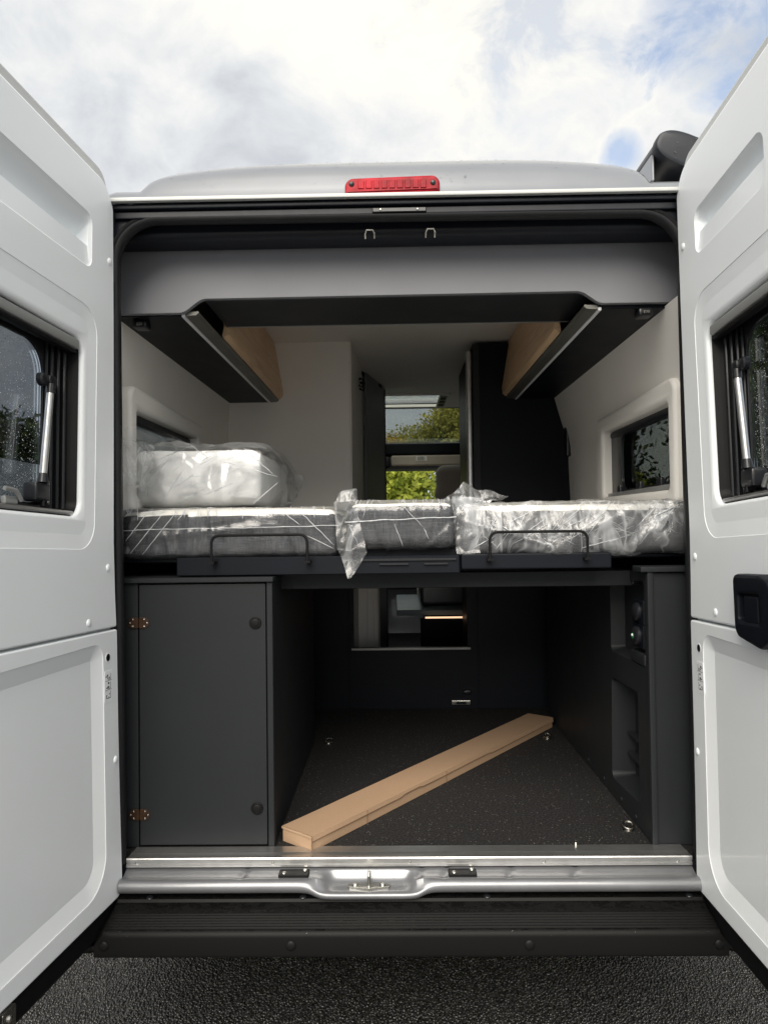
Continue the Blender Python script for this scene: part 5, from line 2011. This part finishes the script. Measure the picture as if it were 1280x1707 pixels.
# hedge ahead of the van: a dense clipped bank of leaves
hb = []
hr = random.Random(4)
for k in range(90):
    hb.append((hr.uniform(-4.5, 5), hr.uniform(-0.7, 0.7), hr.uniform(0.2, 2.5), 0.65, 0.5, 0.5))
he = empty('hedge', (0, 14.0, 0), 'sunlit yellow green hedge seen through the windscreen beyond the van', 'hedge')
leaves('foliage', hb, 130000, 0.066, M['hedge'], he, 5, shade_scale=2.5)
mb = MB()
for k in range(14):
    xk = -4.5 + k * 0.7
    mb.tube([(xk, 0.2, 0), (xk + hr.uniform(-0.2, 0.2), 0.25, 1.4), (xk + hr.uniform(-0.4, 0.4), 0.25, 2.6)], [0.05, 0.035, 0.015], 6)
mb.build('stems', M['bark'], he)
gb = [(hr.uniform(-1.5, 1.5), hr.uniform(-0.6, 0.6), hr.uniform(2.4, 3.75), 0.45, 0.4, 0.35) for k in range(18)] + [(hr.uniform(-1, 1), 0, hr.uniform(0.5, 2.5), 0.5, 0.4, 0.5) for k in range(8)]
gs = empty('autumn_bush', (-1.6, 16.2, 0), 'golden autumn bush showing above the hedge left of the tree', 'bush')
leaves('foliage', gb, 22000, 0.038, M['gold'], gs, 6)
mb = MB()
mb.tube([(0, 0, 0), (0.1, 0, 1.5), (0.0, 0, 3.2)], [0.05, 0.04, 0.01], 6)
mb.build('stem', M['bark'], gs)
tree('tree', 'yellowing broadleaf tree framed by the roof window above the windscreen', 2.55, 20.0, 7.6, 5.0, 75000, M['tree'], 7, 0.055, 0.2)
DG = 'dark trees seen through the windows on the right'
tree('tree', 'nearest dark leafy tree outside the open right rear door window', 5.1, 6.4, 4.9, 4.6, 70000, M['darktree'], 8, 0.040, 0.1, DG)
tree('tree', 'dark tree behind the nearest one, beyond the right door window', 9.4, 13.5, 6.5, 6.0, 30000, M['darktree'], 9, 0.09, 0.08, DG)
tree('tree', 'farther dark tree seen through the small side window on the right', 6.4, 17.5, 7.0, 6.0, 26000, M['darktree'], 10, 0.10, 0.06, DG)
tree('tree', 'dark tree at the back of the car park on the left', -13.0, 20.0, 4.6, 7.0, 20000, M['darktree'], 12, 0.13, 0.06)
tree('tree', 'low bluish dark tree left of the parked white van', -17.5, 11.0, 4.0, 7.0, 20000, M['darktree'], 13, 0.13, 0.06)

# ================================================================ white van parked alongside on the left
pv = empty('parked_van', (-4.45, 2.95, 0), 'white panel van parked alongside, seen through the left door window', 'van')
mb = MB()
side = rpoly([(2.75, 0.45), (-2.9, 0.45), (-3.05, 0.95), (-2.6, 1.15), (-1.75, 1.95), (-1.3, 2.18), (2.7, 2.18), (2.75, 1.9)], [0.05, 0.1, 0.15, 0.2, 0.15, 0.2, 0.04, 0.04], 5)
mb.plate(side, [], -0.80, 0.80, 0.05, YZ())
mb.build('body', M['white'], pv, angle=50)
mb = MB()
mb.plate(rpoly([(-1.35, 1.30), (-2.35, 1.30), (-1.75, 1.85), (-1.35, 1.85)], 0.05, 4), [], 0.806, 0.78, 0.0, YZ())
mb.build('cab_window', M['blackgloss'], pv)
for (a, b) in ((0.2, 0.0), (-1.25, 0.0), (1.45, 0.0), (2.1, 0.0)):
    mb = MB()
    mb.box(0.801, 0.806, a - 0.006, a + 0.006, 0.55, 2.05)
    mb.build('door_gap', M['black'], pv)
mb = MB()
mb.box(0.80, 0.815, -1.2, 2.7, 1.02, 1.05, 0.004)
mb.box(0.80, 0.812, -1.2, 2.7, 1.72, 1.735, 0.003)
mb.build('side_moulding', M['gutter'], pv)
for yk in (1.8, -2.0):
    for xk in (-0.72, 0.72):
        mb = MB()
        mb.disc((xk - 0.1 if xk < 0 else xk - 0.09, yk, 0.34), (1, 0, 0), 0.34, 0.19, 28, bev=0.03)
        wv = mb.build('wheel', M['tyre'], pv)
        mb = MB()
        mb.disc((xk - (0.02 if xk < 0 else -0.095), yk, 0.34), (1 if xk > 0 else -1, 0, 0), 0.2, 0.02, 20, dome=0.015, bev=0.01)
        mb.build('rim', M['chrome'], wv)
